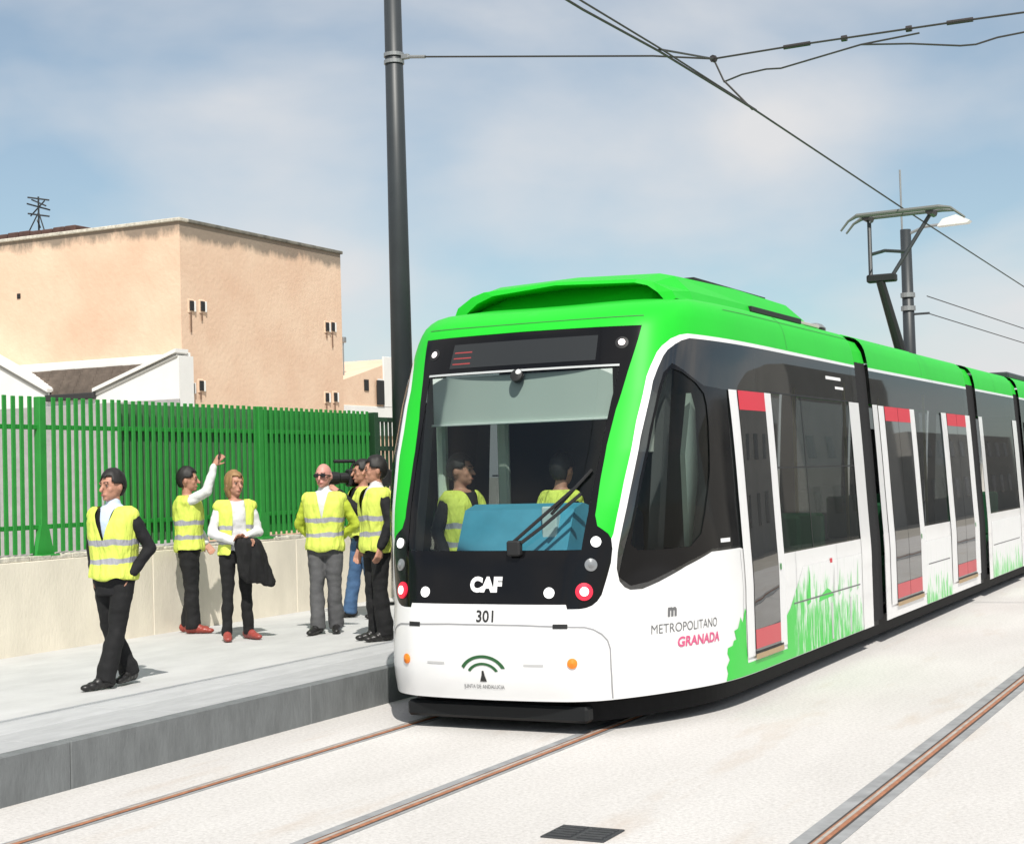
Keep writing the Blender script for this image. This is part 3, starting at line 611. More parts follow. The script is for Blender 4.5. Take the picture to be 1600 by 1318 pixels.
lettering('authority_name', 'JUNTA DE ANDALUCIA', .040, M['grey'], on_front(0, .325), sx=.82)
lettering('line_name', 'METROPOLITANO', .095, M['grey'], on_front(1.65, .672), sx=.82, bold=-.0005)
lettering('line_name', 'GRANADA', .098, M['pink'], on_front(1.765, .562), sx=.95, bold=.003, shear=.12)
lettering('line_logo', 'm', .12, M['grey'], on_front(1.50, .79), bold=.006, sx=.8)
for i in range(3): skin('display_row', [(-.60, 2.70+i*.045), (-.44, 2.70+i*.045), (-.44, 2.709+i*.045), (-.60, 2.709+i*.045)], M['led'], off=.002)
skin('destination_display', [(-.62, 2.67), (.62, 2.67), (.62, 2.86), (-.62, 2.86)], mat('display_glass', (.022, .024, .025), .25), off=.0012)
# emblem: two arches over a small figure
def arch(r0, r1, cy, a0, a1):
    o_ = [(r1*math.cos(math.radians(a)), cy+r1*.72*math.sin(math.radians(a))) for a in range(a0, a1+1, 6)]; i_ = [(r0*math.cos(math.radians(a)), cy+r0*.72*math.sin(math.radians(a))) for a in range(a1, a0-1, -6)]
    return o_+i_
skin('emblem', arch(.175, .205, .415, 22, 158), M['emb'], off=.004); skin('emblem', arch(.120, .145, .405, 26, 154), M['emb'], off=.004)
skin('emblem', [(-.028, .375), (.03, .375), (.014, .42), (.008, .452), (-.008, .452), (-.012, .42)], M['ink'], off=.004)
# ---- green city print along the lower side
def print_mat():
    m = bpy.data.materials.new('green_print'); m.use_nodes = True; t = m.node_tree; b = t.nodes['Principled BSDF']; b.inputs['Roughness'].default_value = .35
    c = t.nodes.new('ShaderNodeTexCoord'); L = t.links; sx = t.nodes.new('ShaderNodeSeparateXYZ'); L.new(c.outputs['Object'], sx.inputs['Vector'])
    def nz(sc, scl):
        mp_ = t.nodes.new('ShaderNodeMapping'); mp_.inputs['Scale'].default_value = scl; L.new(c.outputs['Object'], mp_.inputs['Vector']); n = t.nodes.new('ShaderNodeTexNoise'); n.inputs['Scale'].default_value = sc; n.inputs['Detail'].default_value = 7; n.inputs['Roughness'].default_value = .65; L.new(mp_.outputs['Vector'], n.inputs['Vector']); return n
    def mad(x, k, a_):
        q = t.nodes.new('ShaderNodeMath'); q.operation = 'MULTIPLY_ADD'; q.inputs[1].default_value = k; L.new(x, q.inputs[0])
        if isinstance(a_, (int, float)): q.inputs[2].default_value = a_
        else: L.new(a_, q.inputs[2])
        return q.outputs['Value']
    n = nz(4.2, (1, 2.6, .8)); 
    mr = t.nodes.new('ShaderNodeMapRange'); mr.inputs['From Min'].default_value = 2.6; mr.inputs['From Max'].default_value = 5.4; mr.inputs['To Min'].default_value = .31; mr.inputs['To Max'].default_value = -.02; L.new(sx.outputs['Y'], mr.inputs['Value'])
    v = mad(sx.outputs['Z'], -.62, mad(n.outputs['Fac'], 1.0, mr.outputs['Result']))
    r = t.nodes.new('ShaderNodeValToRGB'); e = r.color_ramp.elements; e[0].position = .13; e[0].color = (.80, .80, .80, 1); e[1].position = .42; e[1].color = (.03, .56, .05, 1)
    for ps, cc in ((.20, (.70, .78, .70, 1)), (.27, (.30, .66, .32, 1)), (.33, (.10, .60, .12, 1))): k = e.new(ps); k.color = cc
    L.new(v, r.inputs['Fac'])
    n2 = nz(6.5, (1, 3.2, .35)); r2 = t.nodes.new('ShaderNodeValToRGB'); r2.color_ramp.elements[0].position = .50; r2.color_ramp.elements[1].position = .62; r2.color_ramp.elements[1].color = (.85, .85, .85, 1); L.new(n2.outputs['Fac'], r2.inputs['Fac'])
    gt = t.nodes.new('ShaderNodeMath'); gt.operation = 'GREATER_THAN'; gt.inputs[1].default_value = 3.0; L.new(sx.outputs['Y'], gt.inputs[0])
    mm_ = t.nodes.new('ShaderNodeMath'); mm_.operation = 'MULTIPLY'; L.new(gt.outputs['Value'], mm_.inputs[0]); L.new(r2.outputs['Color'], mm_.inputs[1])
    mx_ = t.nodes.new('ShaderNodeMixRGB'); mx_.inputs['Color2'].default_value = (.74, .76, .74, 1); L.new(mm_.outputs['Value'], mx_.inputs['Fac']); L.new(r.outputs['Color'], mx_.inputs['Color1']); L.new(mx_.outputs['Color'], b.inputs['Base Color']); return m
GP = print_mat(); sg = mat('print_grass', (.05, .60, .07), .4); pg = mat('print_pale_green', (.35, .66, .36), .4); pgr = mat('print_grey', (.52, .53, .52), .4)
for s in (1, -1):
    f = (lambda q: q) if s == 1 else mir
    lf = [(2.06, .245), (2.10, .30), (2.09, .35), (2.156, .40), (2.12, .45), (2.134, .49), (2.22, .50), (2.25, .535), (2.30, .54), (2.264, .608), (2.34, .62), (2.40, .70), (2.445, .655), (2.50, .76), (2.54, .72)]
    top = [(PY(11.655, .73), .73), (PY(12.67, .46), .46), (PY(12.67, .60), .60)]
    yy = 12.75; rnd = random.Random(3)
    while yy < 15.1: top.append((PY(yy, .6), rnd.uniform(.58, .70))); yy += rnd.uniform(.09, .2)
    top += [(PY(15.19, .6), .58), (PY(15.19, .245), .245)]
    poly = f(lf+[(PY(11.648, .73), .73), (PY(11.648, .46), .335), (PY(12.67, .40), .335), (PY(12.67, .6), .60), (PY(12.8, .66), .66), (PY(13.2, .9), .98), (PY(15.19, .98), .98), (PY(15.19, .245), .245)])
    skin('print_panel', poly, GP, off=.0025)
    skin('print_panel', f(side(18.06, 19.50, .245, .95)), GP, off=.0025); skin('print_panel', f(side(22.3, 24.76, .245, 1.02)), GP, off=.0025)
    for (y_, h_, w_, mm) in ((13.35, .30, .10, sg), (13.9, .10, .5, sg), (14.35, .26, .06, pg), (14.75, .20, .08, pg), (15.0, .30, .05, pg), (14.15, .30, .05, pgr)):
        skin('print_shape', f([(PY(y_-w_/2, .6), .64), (PY(y_+w_/2, .6), .66), (PY(y_+w_*.40, .6), .64+h_*.45), (PY(y_+w_*.22, .6), .64+h_*.8), (PY(y_+w_*.05, .6), .64+h_), (PY(y_-w_*.20, .6), .64+h_*.7), (PY(y_-w_*.45, .6), .64+h_*.4)]), mm, off=.004)
    for (y_, w_) in ((13.45, .03), (13.75, .03), (14.05, .05), (14.4, .03), (14.7, .05), (14.95, .03)):
        skin('print_shape', f(side(y_, y_+w_, .27, .60)), pgr if w_ > .04 else pg, off=.004)
    skin('print_line', f(side(12.9, 15.1, .682, .694)), M['grey'], off=.0045)
    skin('print_line', f(side(18.2, 19.4, .682, .694)), M['grey'], off=.0045); skin('print_line', f(side(22.4, 24.6, .682, .694)), M['grey'], off=.0045)
    skin('print_dot', f(side(14.05, 14.13, .96, 1.0)), M['red'], off=.004)
    skin('window_marking', f(side(14.45, 14.98, 2.655, 2.685)), M['logo'], off=.002); skin('window_marking', f(side(14.75, 15.05, 2.57, 2.595)), M['logo'], off=.002)
    skin('fleet_plate', f([(2.08, 1.285), (2.25, 1.285), (2.25, 1.315), (2.08, 1.315)]), M['logo'], off=.004)
    mull = mat('window_joint', (.006, .006, .006), .5)
    skin('window_joint', f(side(13.55, 13.57, 1.13, 2.46)), mull, off=.001); skin('window_joint', f(side(12.7, 15.18, 2.46, 2.472)), mull, off=.001)
    skin('window_joint', f(side(12.7, 15.18, 1.83, 1.842)), mull, off=.001)
    skin('roof_seam', f(side(11.9, 15.56, 3.15, 3.158)), mat('seam_dark', (.05, .12, .05), .6), off=.002)
# ---- windscreen furniture
ribbon('sensor_bar', [(-.80, 2.622), (-.4, 2.622), (0, 2.622), (.4, 2.622), (.80, 2.622)], .016, mat('bar_grey', (.45, .47, .47), .4), .006)
cm_ = disc('camera_dome', .0, 2.585, .05, M['mblack'], .012); disc('lens', .02, 2.60, .02, M['logo'], .03, cm_)
wp = S(.24, 1.31); wn = SN(.24, 1.31)
wpv = MB().box(-.055, .05, -.035, .03, -.06, .05, .012).build('wiper', M['mblack'], TR); wpv.location = wp+wn*.03-Vector((0, Y0, 0))
def wires(name, path, r, off, m, parent): return MB().tube([S(p, v)+SN(p, v)*off-Vector((0, Y0, 0))-(Vector(parent.location) if parent is not TR else Vector((0, 0, 0))) for p, v in path], r, 6).build(name, m, parent)
wires('wiper_arm', [(.22, 1.34), (.38, 1.48), (.62, 1.705)], .013, .04, M['mblack'], wpv); wires('wiper_arm', [(.29, 1.34), (.45, 1.46), (.68, 1.675)], .013, .04, M['mblack'], wpv)
wires('wiper_blade', [(.48, 1.54), (.63, 1.73), (.72, 1.85)], .012, .02, M['mblack'], wpv)
# ---- cab interior
def sheet(x0, x1, y0, y1, z0, z1, name, m, c=.01): return MB().box(x0, x1, y0-Y0, y1-Y0, z0, z1, c).build(name, m, TR)
sheet(-1.1, 1.1, 11.2, 36.9, .30, .34, 'floor', M['inner']); sheet(-.75, .75, 10.3, 11.2, .31, .34, 'floor', M['inner'])
sheet(-1.2, 1.2, 11.3, 36.9, 2.86, 2.89, 'ceiling', M['inner'])
sheet(-1.2, 1.2, 12.6, 12.64, .34, 2.86, 'cab_partition', M['inner'])
sheet(-.76, .76, 10.62, 10.63, 2.245, 2.60, 'sun_blind', M['blind'], .002)
sheet(-.77, .77, 10.60, 10.625, 2.225, 2.244, 'blind_rail', mat('blind_rail', (.7, .76, .72), .6), .004)
MB().prism([(.24, .60), (.62, .60), (.72, 1.0), (.70, 1.24), (.22, 1.26)], 0, -.72, .72).build('dashboard', M['dash'], TR)
MB().prism([(.30, 1.262), (.66, 1.262), (.72, 1.60), (.62, 1.62), (.46, 1.58)], 0, -.36, .54).build('driver_console', M['dash'], TR)
MB().box(.30, .42, .42, .50, 1.35, 1.58, .01).build('console_screen', mat('screen_pale', (.55, .68, .68), .4), TR).location = (.02, -.06, .02)
for s in (1, -1):
    MB().prism([(.62+.15, 1.0), (.74+.15, 1.0), (1.28, 2.75), (1.16, 2.75)], 0, s*.99-.04, s*.99+.04).build('cab_post', M['inner'], TR)
MB().prism([(1.20, 1.24), (1.25, 1.24), (1.44, 1.80), (1.42, 2.30), (1.34, 2.42), (1.17, 1.95)], 0, 1.10, 1.14).build('pale_side_panel', M['post'], TR)  # pale lens-shaped panel just inside the cab side window
MB().box(-.88, -.80, .95, 1.03, .35, 2.8, .02).build('grab_pole', M['post'], TR)
MB().box(-.62, -.52, 1.5, 1.56, .35, 2.5, .02).build('grab_pole', M['post'], TR)
MB().prism([(.74, 1.98), (1.14, 1.98), (1.16, 2.40), (.90, 2.46)], 0, .93, .96).build('sun_visor', mat('visor', (.36, .37, .34), .7), TR)
st = MB().box(-.24, .24, 1.35, 1.8, .78, .90, .04).box(-.24, .24, 1.76, 1.88, .9, 1.55, .05).box(-.05, .05, 1.5, 1.6, .34, .78, .01).build('driver_seat', M['seat'], TR)
st.location = (.28, 0, 0)
sm_ = MB().box(-.22, .22, 0, .42, .30, .40, .03).box(-.22, .22, .40, .48, .40, 1.02, .03).box(-.06, .06, .1, .3, .0, .30).mesh('seat'); sm_.materials.append(mat('saloon_seat', (.05, .22, .10), .8))
gp_ = MB().tube([(0, 0, 0), (0, 0, 2.5)], .02, 8).mesh('grab_pole'); gp_.materials.append(mat('pole_yellow', (.55, .50, .12), .4))
for k, y_ in enumerate((12.9, 13.7, 14.5, 18.1, 18.9, 22.5, 23.3, 24.1)):
    for x in (-.88, .88):
        link('seat', sm_, None, TR).location = (x, y_-Y0, .37)
    if k % 2 == 0: link('grab_pole', gp_, None, TR).location = (.35, y_-.25-Y0, .34); link('grab_pole', gp_, None, TR).location = (-.45, y_+.35-Y0, .34)
# ---- roof shroud with front scoop
def shroud():
    m = MB(); prof = []
    #  rings along y : (y, half width base, half width top, z base, z top)
    rg = [(11.42, .98, .80, 3.17, 3.34), (11.75, 1.0, .84, 3.17, 3.42), (13.2, 1.0, .86, 3.17, 3.445), (14.7, 1.0, .86, 3.17, 3.43), (15.2, .98, .84, 3.17, 3.34), (15.56, .96, .80, 3.17, 3.235)]
    R_ = []
    for y, a, b, z0, z1 in rg:
        R_.append([(-a, y-Y0, z0), (-a+.03, y-Y0, z0+(z1-z0)*.35), (-b, y-Y0, z1-.03), (-b+.12, y-Y0, z1), (0, y-Y0, z1+.025), (b-.12, y-Y0, z1), (b, y-Y0, z1-.03), (a-.03, y-Y0, z0+(z1-z0)*.35), (a, y-Y0, z0)])
    n = len(R_[0]); vs = [q for r in R_ for q in r]; fs = []
    for i in range(len(R_)-1):
        for k in range(n-1): fs.append((i*n+k, i*n+k+1, (i+1)*n+k+1, (i+1)*n+k))
    fs.append(tuple((len(R_)-1)*n+k for k in range(n)))
    m.add(vs, fs); sh = m.build('roof_shroud', M['green'], TR)
    # scoop: front frame round a recessed concave face
    out = [(-.98, 3.17), (-.95, 3.23), (-.80, 3.31), (-.68, 3.34), (0, 3.365), (.68, 3.34), (.80, 3.31), (.95, 3.23), (.98, 3.17)]
    inn = [(-.88, 3.15), (-.84, 3.185), (-.74, 3.25), (-.58, 3.30), (0, 3.338), (.66, 3.312), (.76, 3.285), (.84, 3.225), (.90, 3.15)]
    f = MB(); yo = 11.42-Y0; n = len(out)
    A = [(x, yo-.10*(1-(x/1.0)**2), z) for x, z in out]; B = [(x, yo-.11*(1-(x/1.0)**2)-.01, z) for x, z in inn]
    T = [(x, yo, z) for x, z in out]
    f.add(T+A, [(i, i+1, n+i+1, n+i) for i in range(n-1)]); f.add(A+B, [(i, i+1, n+i+1, n+i) for i in range(n-1)]); f.build('scoop_frame', M['green'], sh)
    F_ = [(x, yo-.04*(1-(x/1.0)**2), 3.14) for x, z in inn]; K_ = [(x*.98, yo+.10+.12*(1-(x/1.0)**2), z+.003) for x, z in inn]
    g_ = MB(); g_.add(F_+K_, [(i, i+1, n+i+1, n+i) for i in range(n-1)]); g_.add(B+K_, [(i, i+1, n+i+1, n+i) for i in range(n-1)]); g_.build('scoop', mat('scoop_green', (.008, .50, .015), .5), sh)
    gr = MB().box(.60, .755, 12.45-Y0, 14.4-Y0, 3.40, 3.458, .004).build('roof_grille', M['mblack'], sh)
    for k in range(14): MB().box(.56, .83, 12.5+k*.137-Y0, 12.56+k*.137-Y0, 3.469, 3.480, .002).build('louvre', M['skirt'], gr) if False else None
    for (a, b, z) in ((13.2, 14.72, 3.235), (15.45, 15.55, 3.21)):
        for s in (1, -1): MB().box(s*.985-.02, s*.985+.02, a-Y0, b-Y0, z-.025, z+.025, .004).build('vent_slot', M['mblack'], sh)
    for s in (1, -1): MB().box(s*.96-.02, s*.96+.02, 14.75-Y0, 15.43-Y0, 3.22, 3.25, .004).build('vent_plate', mat('vent_pink', (.55, .45, .46), .6), sh)
shroud()
MB().box(.78, .93, 15.62-Y0, 15.9-Y0, 3.16, 3.30, .04).build('horn', M['steel'], TR)
MB().box(-.9, .9, 27.2-Y0, 30.4-Y0, 3.22, 3.34, .03).build('roof_unit', M['pole'], TR)
MB().box(-.75, .75, 17.2-Y0, 20.6-Y0, 3.20, 3.30, .03).build('roof_unit', M['green'], TR)
# ---- pantograph
pg_ = MB().box(-.5, .5, 23.1-Y0, 24.5-Y0, 3.26, 3.34, .01).build('pantograph', M['pole'], TR)
def PT_(x, y, z): return (x-XC, y-Y0, z)
MB().tube([PT_(-5.37, 23.9, 3.34), PT_(-5.60, 23.5, 4.60)], [.085, .065], 10).build('lower_arm', M['mblack'], pg_)
MB().box(-5.80-XC, -5.36-XC, 23.45-Y0, 23.6-Y0, 4.58, 4.70, .02).build('knee', M['mblack'], pg_)
for x0, x1 in ((-5.74, -5.80), (-5.42, -4.86)): MB().tube([PT_(x0, 23.5, 4.66), PT_(x1, 23.76, 5.6)], .032, 8).build('upper_arm', M['pole'], pg_)
MB().tube([PT_(-5.76, 23.6, 5.02), PT_(-5.55, 23.65, 5.07), PT_(-5.22, 23.62, 5.02)], .026, 6).build('cross_rod', M['pole'], pg_)
for dy in (-.16, .16): MB().tube([PT_(-6.20, 23.76+dy, 5.42), PT_(-6.08, 23.76+dy, 5.56), PT_(-5.95, 23.76+dy, 5.63), PT_(-4.72, 23.76+dy, 5.645), PT_(-4.55, 23.76+dy, 5.62), PT_(-4.40, 23.76+dy, 5.50)], [.016, .02, .034, .034, .02, .016], 8).build('collector_bar', mat('collector', (.14, .145, .135), .6), pg_)
for x in (-5.82, -4.86): MB().tube([PT_(x, 23.6, 5.60), PT_(x, 23.92, 5.60)], .06, 8).build('bar_mount', M['insul'], pg_)
tag(TR, 'low-floor tram with bright green roof, white body and black windscreen mask, numbered 301', 'tram')
# ================================================================== PEOPLE
def vest_mat():
    m = bpy.data.materials.new('hi_vis_vest'); m.use_nodes = True; t = m.node_tree; b = t.nodes['Principled BSDF']; b.inputs['Roughness'].default_value = .75
    c = t.nodes.new('ShaderNodeTexCoord'); sx = t.nodes.new('ShaderNodeSeparateXYZ'); t.links.new(c.outputs['Object'], sx.inputs['Vector'])
    n = t.nodes.new('ShaderNodeTexNoise'); n.inputs['Scale'].default_value = 9; t.links.new(c.outputs['Object'], n.inputs['Vector'])
    z = t.nodes.new('ShaderNodeMath'); z.operation = 'MULTIPLY_ADD'; z.inputs[1].default_value = .05; t.links.new(n.outputs['Fac'], z.inputs[0]); t.links.new(sx.outputs['Z'], z.inputs[2])
    r = t.nodes.new('ShaderNodeValToRGB'); r.color_ramp.interpolation = 'CONSTANT'; e = r.color_ramp.elements
    ye = (.66, .76, .12, 1); si = (.36, .36, .40, 1)
    mr = t.nodes.new('ShaderNodeMapRange'); mr.inputs['From Min'].default_value = .8; mr.inputs['From Max'].default_value = 1.6; t.links.new(z.outputs['Value'], mr.inputs['Value'])
    def pos(zz): return (zz+.025-.8)/.8
    e[0].position = 0; e[0].color = ye; e[1].position = pos(1.0); e[1].color = si
    for zz, cc in ((1.045, ye), (1.15, si), (1.195, ye)): q = e.new(pos(zz)); q.color = cc
    t.links.new(mr.outputs['Result'], r.inputs['Fac']); t.links.new(r.outputs['Color'], b.inputs['Base Color'])
    bp = t.nodes.new('ShaderNodeBump'); bp.inputs['Strength'].default_value = .7; bp.inputs['Distance'].default_value = .05; nb_ = t.nodes.new('ShaderNodeTexNoise'); nb_.inputs['Scale'].default_value = 11; nb_.inputs['Detail'].default_value = 3; mb_ = t.nodes.new('ShaderNodeMapping'); mb_.inputs['Scale'].default_value = (1.3, 1.3, .45); mb_.inputs['Rotation'].default_value = (.3, .2, 0); t.links.new(c.outputs['Object'], mb_.inputs['Vector']); t.links.new(mb_.outputs['Vector'], nb_.inputs['Vector']); t.links.new(nb_.outputs['Fac'], bp.inputs['Height']); t.links.new(bp.outputs['Normal'], b.inputs['Normal'])
    return m
VEST = vest_mat()
SKIN = mat('skin_tan', (.47, .235, .16), .55, var=.12, vscale=12); SKINR = mat('skin_reddish', (.58, .28, .23), .5, var=.12, vscale=12)
CL = lambda n, c, v=.25: mat('cloth_'+n, c, .85, var=v, vscale=7, bump=.3, bscale=18)
def remeshed(name, mb, vox, m, parent, sm=3, wr=0., keep=None, fq=(7, 7, 11)):
    ob = link('tmp', mb.mesh('tmp'), None)
    r = ob.modifiers.new('r', 'REMESH'); r.mode = 'VOXEL'; r.voxel_size = vox; r.use_smooth_shade = True
    s = ob.modifiers.new('s', 'SMOOTH'); s.iterations = sm; s.factor = .5
    dg = bpy.context.evaluated_depsgraph_get(); me = bpy.data.meshes.new_from_object(ob.evaluated_get(dg)); old = ob.data
    bpy.data.objects.remove(ob); bpy.data.meshes.remove(old); me.materials.clear(); me.name = name
    if wr:
        ns = [v.normal.copy() for v in me.vertices]
        for v, nn in zip(me.vertices, ns):
            q = v.co; v.co = q+nn*wr*(noise.noise(Vector((q.x*fq[0]+3, q.y*fq[1], q.z*fq[2])))+.55*noise.noise(Vector((q.x*fq[0]*2.3, q.y*fq[1]*2.3+5, q.z*fq[2]*2.3))))
    if keep:
        bm = bmesh.new(); bm.from_mesh(me); bmesh.ops.delete(bm, geom=[f for f in bm.faces if not keep(f.calc_center_median())], context='FACES'); bm.to_mesh(me); bm.free()
        bm = bmesh.new(); bm.from_mesh(me)      # even out the cut edges
        bv = {v for e in bm.edges if e.is_boundary for v in e.verts}
        for _ in range(14):
            new = {}
            for v in bv:
                nb = [e.other_vert(v).co for e in v.link_edges if e.is_boundary]
                if len(nb) >= 2: new[v] = v.co*.4+sum(nb, Vector())/len(nb)*.6
            for v, c in new.items(): v.co = c
        bm.to_mesh(me); bm.free()
    for p in me.polygons: p.use_smooth = True
    return link(name, me, m, parent)
def ell(mb, c, r, rot=None, n=14):
    vs = []; fs = []; k = n//2
    for i in range(1, k):
        for j in range(n):
            a = math.pi*i/k; b = 2*math.pi*j/n; q = Vector((r[0]*math.sin(a)*math.cos(b), r[1]*math.sin(a)*math.sin(b), r[2]*math.cos(a)))
            if rot: q = rot @ q
            vs.append(Vector(c)+q)
    for e in (1, -1):
        q = Vector((0, 0, r[2]*e)); q = rot @ q if rot else q; vs.append(Vector(c)+q)
    T, B = len(vs)-2, len(vs)-1
    for i in range(k-2):
        for j in range(n): fs.append((i*n+j, (i+1)*n+j, (i+1)*n+(j+1) % n, i*n+(j+1) % n))
    for j in range(n): fs.append((T, j, (j+1) % n)); fs.append((B, (k-2)*n+(j+1) % n, (k-2)*n+j))
    mb.add(vs, fs)
def cap(mb, a, b, ra, rb, n=12):
    mb.tube([a, b], [ra, rb], n); ell(mb, a, (ra, ra, ra), n=12); ell(mb, b, (rb, rb, rb), n=12)
TOR = [(.80, .150, .105), (.90, .168, .120), (1.0, .155, .110), (1.1, .152, .108), (1.22, .166, .118), (1.34, .178, .116), (1.41, .165, .095), (1.455, .100, .075), (1.50, .058, .058)]
def torso(mb, sc, z0, z1, lean, grow=0., n=24):
    zs = [z0]+[t[0] for t in TOR if z0 < t[0] < z1]+[z1]; rings = []
    for z in zs:
        for a, b in zip(TOR, TOR[1:]):
            if z <= b[0] or b is TOR[-1]:
                f = max(0, min(1, (z-a[0])/(b[0]-a[0]))); rx = a[1]+(b[1]-a[1])*f; ry = a[2]+(b[2]-a[2])*f; break
        rx = rx*sc+grow; ry = ry*sc+grow; c = lean(z)
        rings.append([c+Vector((rx*math.copysign(abs(math.cos(t))**.85, math.cos(t)), ry*math.copysign(abs(math.sin(t))**.85, math.sin(t)), 0)) for t in [2*math.pi*k/n for k in range(n)]])
    vs = [q for r in rings for q in r]; fs = [tuple(range(n-1, -1, -1)), tuple((len(rings)-1)*n+k for k in range(n))]
    for i in range(len(rings)-1):
        for k in range(n): fs.append((i*n+k, i*n+(k+1) % n, (i+1)*n+(k+1) % n, (i+1)*n+k))
    mb.add(vs, fs)
def hand(mb, w, d, pn, curl=.5, sgn=1):
    d = d.normalized(); pn = (pn-d*pn.dot(d)).normalized(); sd_ = d.cross(pn)*sgn
    pe = w+d*.085; 
    for k in (-1, 0, 1): cap(mb, w+sd_*.010*k, pe+sd_*.024*k, .017, .016, 10)
    for k, l in enumerate((.066, .074, .070, .054)):
        b = pe+sd_*(.033-.022*k); d1 = (d+pn*curl).normalized(); d2 = (d+pn*curl*2.6).normalized(); m_ = b+d1*l*.55; t = m_+d2*l*.5
        cap(mb, b, m_, .0098, .009, 8); cap(mb, m_, t, .009, .0078, 8)
    tb = w+d*.03+sd_*.026; td = (d*.7+sd_*.75+pn*.35).normalized(); t1 = tb+td*.04; t2 = t1+(td*.6+d*.6+pn*.3).normalized()*.032
    cap(mb, tb, t1, .0135, .011, 8); cap(mb, t1, t2, .011, .0088, 8)
def person(label, loc, rz, H_=1.72, skin=SKIN, hair=(.012, .010, .009), hairstyle='short', trousers=(.006, .006, .007), top=(.006, .006, .008), shirt=None, vest=True, vopen=.26, vbot=.86, tieless=True,
           legs=None, arms=None, lean=(0, 0), hy=0., slim=0., shoes=(.015, .014, .014), vox=.0075, glasses=False, jacket_z=.80, group='people in yellow high-visibility vests', vest_side=None, cat='person'):
    k = H_/1.76; P = empty('person', loc, rz); P.scale = (k, k, k); tag(P, label, cat, group)
    V = Vector
    J = dict(hipL=V((.09, 0, .90)), hipR=V((-.09, 0, .90)), kneL=V((.10, -.01, .49)), kneR=V((-.10, -.01, .49)), ankL=V((.105, .02, .085)), ankR=V((-.105, .02, .085)), toeL=0., toeR=0.,
             elbL=V((.27, .03, 1.13)), elbR=V((-.27, .03, 1.13)), wriL=V((.27, -.08, .90)), wriR=V((-.27, -.08, .90)), hanL=V((0, -.25, -1)), hanR=V((0, -.25, -1)))
    for dct in (legs or {}, arms or {}):
        for kk, vv in dct.items(): J[kk] = V(vv) if not isinstance(vv, (int, float)) else vv
    ln = lambda z: V((lean[0]*max(0, z-.9)/.55, lean[1]*max(0, z-.9)/.55, z))
    shL = ln(1.40)+V((.172, 0, 0)); shR = ln(1.40)+V((-.172, 0, 0)); tw = 1-slim
    hc = ln(1.605); HR = Matrix.Rotation(hy, 3, 'Z') @ Matrix.Scale(1.10, 3)
    hp = lambda x, y, z: hc+HR @ V((x, y, z-1.62))
    # body: one continuous skin
    b = MB(); torso(b, .93*tw, .82, 1.47, ln)
    cap(b, ln(1.44)+V((0, .012, 0)), hp(0, .01, 1.56), .056, .052)
    ell(b, hp(0, .005, 1.655), (.074, .094, .105), HR, 20); ell(b, hp(0, -.022, 1.595), (.058, .066, .066), HR, 16); ell(b, hp(0, -.062, 1.555), (.026, .026, .022), HR, 12)
    cap(b, hp(0, -.088, 1.655), hp(0, -.110, 1.615), .010, .016, 8); cap(b, hp(-.035, -.083, 1.668), hp(.035, -.083, 1.668), .013, .013, 8)
    for s in (1, -1): ell(b, hp(s*.076, .012, 1.635), (.011, .020, .031), HR, 10); ell(b, hp(s*.036, -.056, 1.618), (.024, .022, .026), HR, 10)
    cap(b, hp(-.018, -.086, 1.580), hp(.018, -.086, 1.580), .0085, .0085, 8)
    for hL, kL, aL in ((J['hipL'], J['kneL'], J['ankL']), (J['hipR'], J['kneR'], J['ankR'])):
        cap(b, hL, kL, .074*tw, .046, 14); cap(b, kL, aL, .046*tw, .034, 14)
    for sh, el, wr_, hd, sg_ in ((shL, J['elbL'], J['wriL'], J['hanL'], 1), (shR, J['elbR'], J['wriR'], J['hanR'], -1)):
        cap(b, sh, el, .050*tw, .040, 12); cap(b, el, wr_, .041*tw, .027, 12); inw = V((-sg_, -.3, 0)); hand(b, wr_+(wr_-el).normalized()*.01, hd, inw, .45, sg_)
    for an, yaw, sg_ in ((J['ankL'], J['toeL'], 1), (J['ankR'], J['toeR'], -1)):
        fd = Matrix.Rotation(yaw, 3, 'Z') @ V((0, -1, 0)); cap(b, an+V((0, 0, -.03)), an+fd*.10+V((0, 0, -.05)), .026, .02, 10)
    remeshed('body', b, vox, skin, P, 2)
    # shoes
    sm = mat('shoe_%.2f_%.2f_%.2f' % shoes, shoes, .4)
    for an, yaw in ((J['ankL'], J['toeL']), (J['ankR'], J['toeR'])):
        s_ = MB(); Rz = Matrix.Rotation(yaw, 3, 'Z'); g = lambda x, y, z: V((an.x, an.y, 0))+Rz @ V((x, y, z+max(0, an.z-.085)))
        for (yy, w, h_) in ((.045, .042, .10), (.0, .047, .115), (-.06, .048, .098), (-.12, .050, .070), (-.175, .043, .055)): ell(s_, g(0, yy, h_*.5), (w, .055, h_*.52), Rz, 12)
        s_.box(*(0, 0, 0, 0, 0, 0)) if False else None
        remeshed('shoe', s_, .009, sm, P, 2)
    # trousers
    t_ = MB(); torso(t_, 1.02*tw, .80, 1.02, ln, .006)
    for hL, kL, aL in ((J['hipL'], J['kneL'], J['ankL']), (J['hipR'], J['kneR'], J['ankR'])):
        an = aL+V((0, 0, -.035)); cap(t_, hL, kL, (.104 if not slim else .092), (.076 if not slim else .064), 16); t_.tube([kL, an], [(.076 if not slim else .064), (.082 if not slim else .056)], 16); ell(t_, kL, (.07, .07, .07) if not slim else (.064, .064, .064))
    remeshed('trousers', t_, .011, CL('trousers_%.2f_%.2f_%.2f' % trousers, trousers), P, 4, .013, None, (6, 6, 8))
    # shirt and jacket
    vz = 1.17
    if shirt:
        q = MB(); torso(q, 1.0*tw, .95, 1.475, ln, .004); cap(q, ln(1.43)+V((0, .01, 0)), ln(1.50)+V((0, .004, 0)), .066, .062); remeshed('shirt', q, .012, CL('shirt_%.2f_%.2f_%.2f' % shirt, shirt, .06), P, 2)
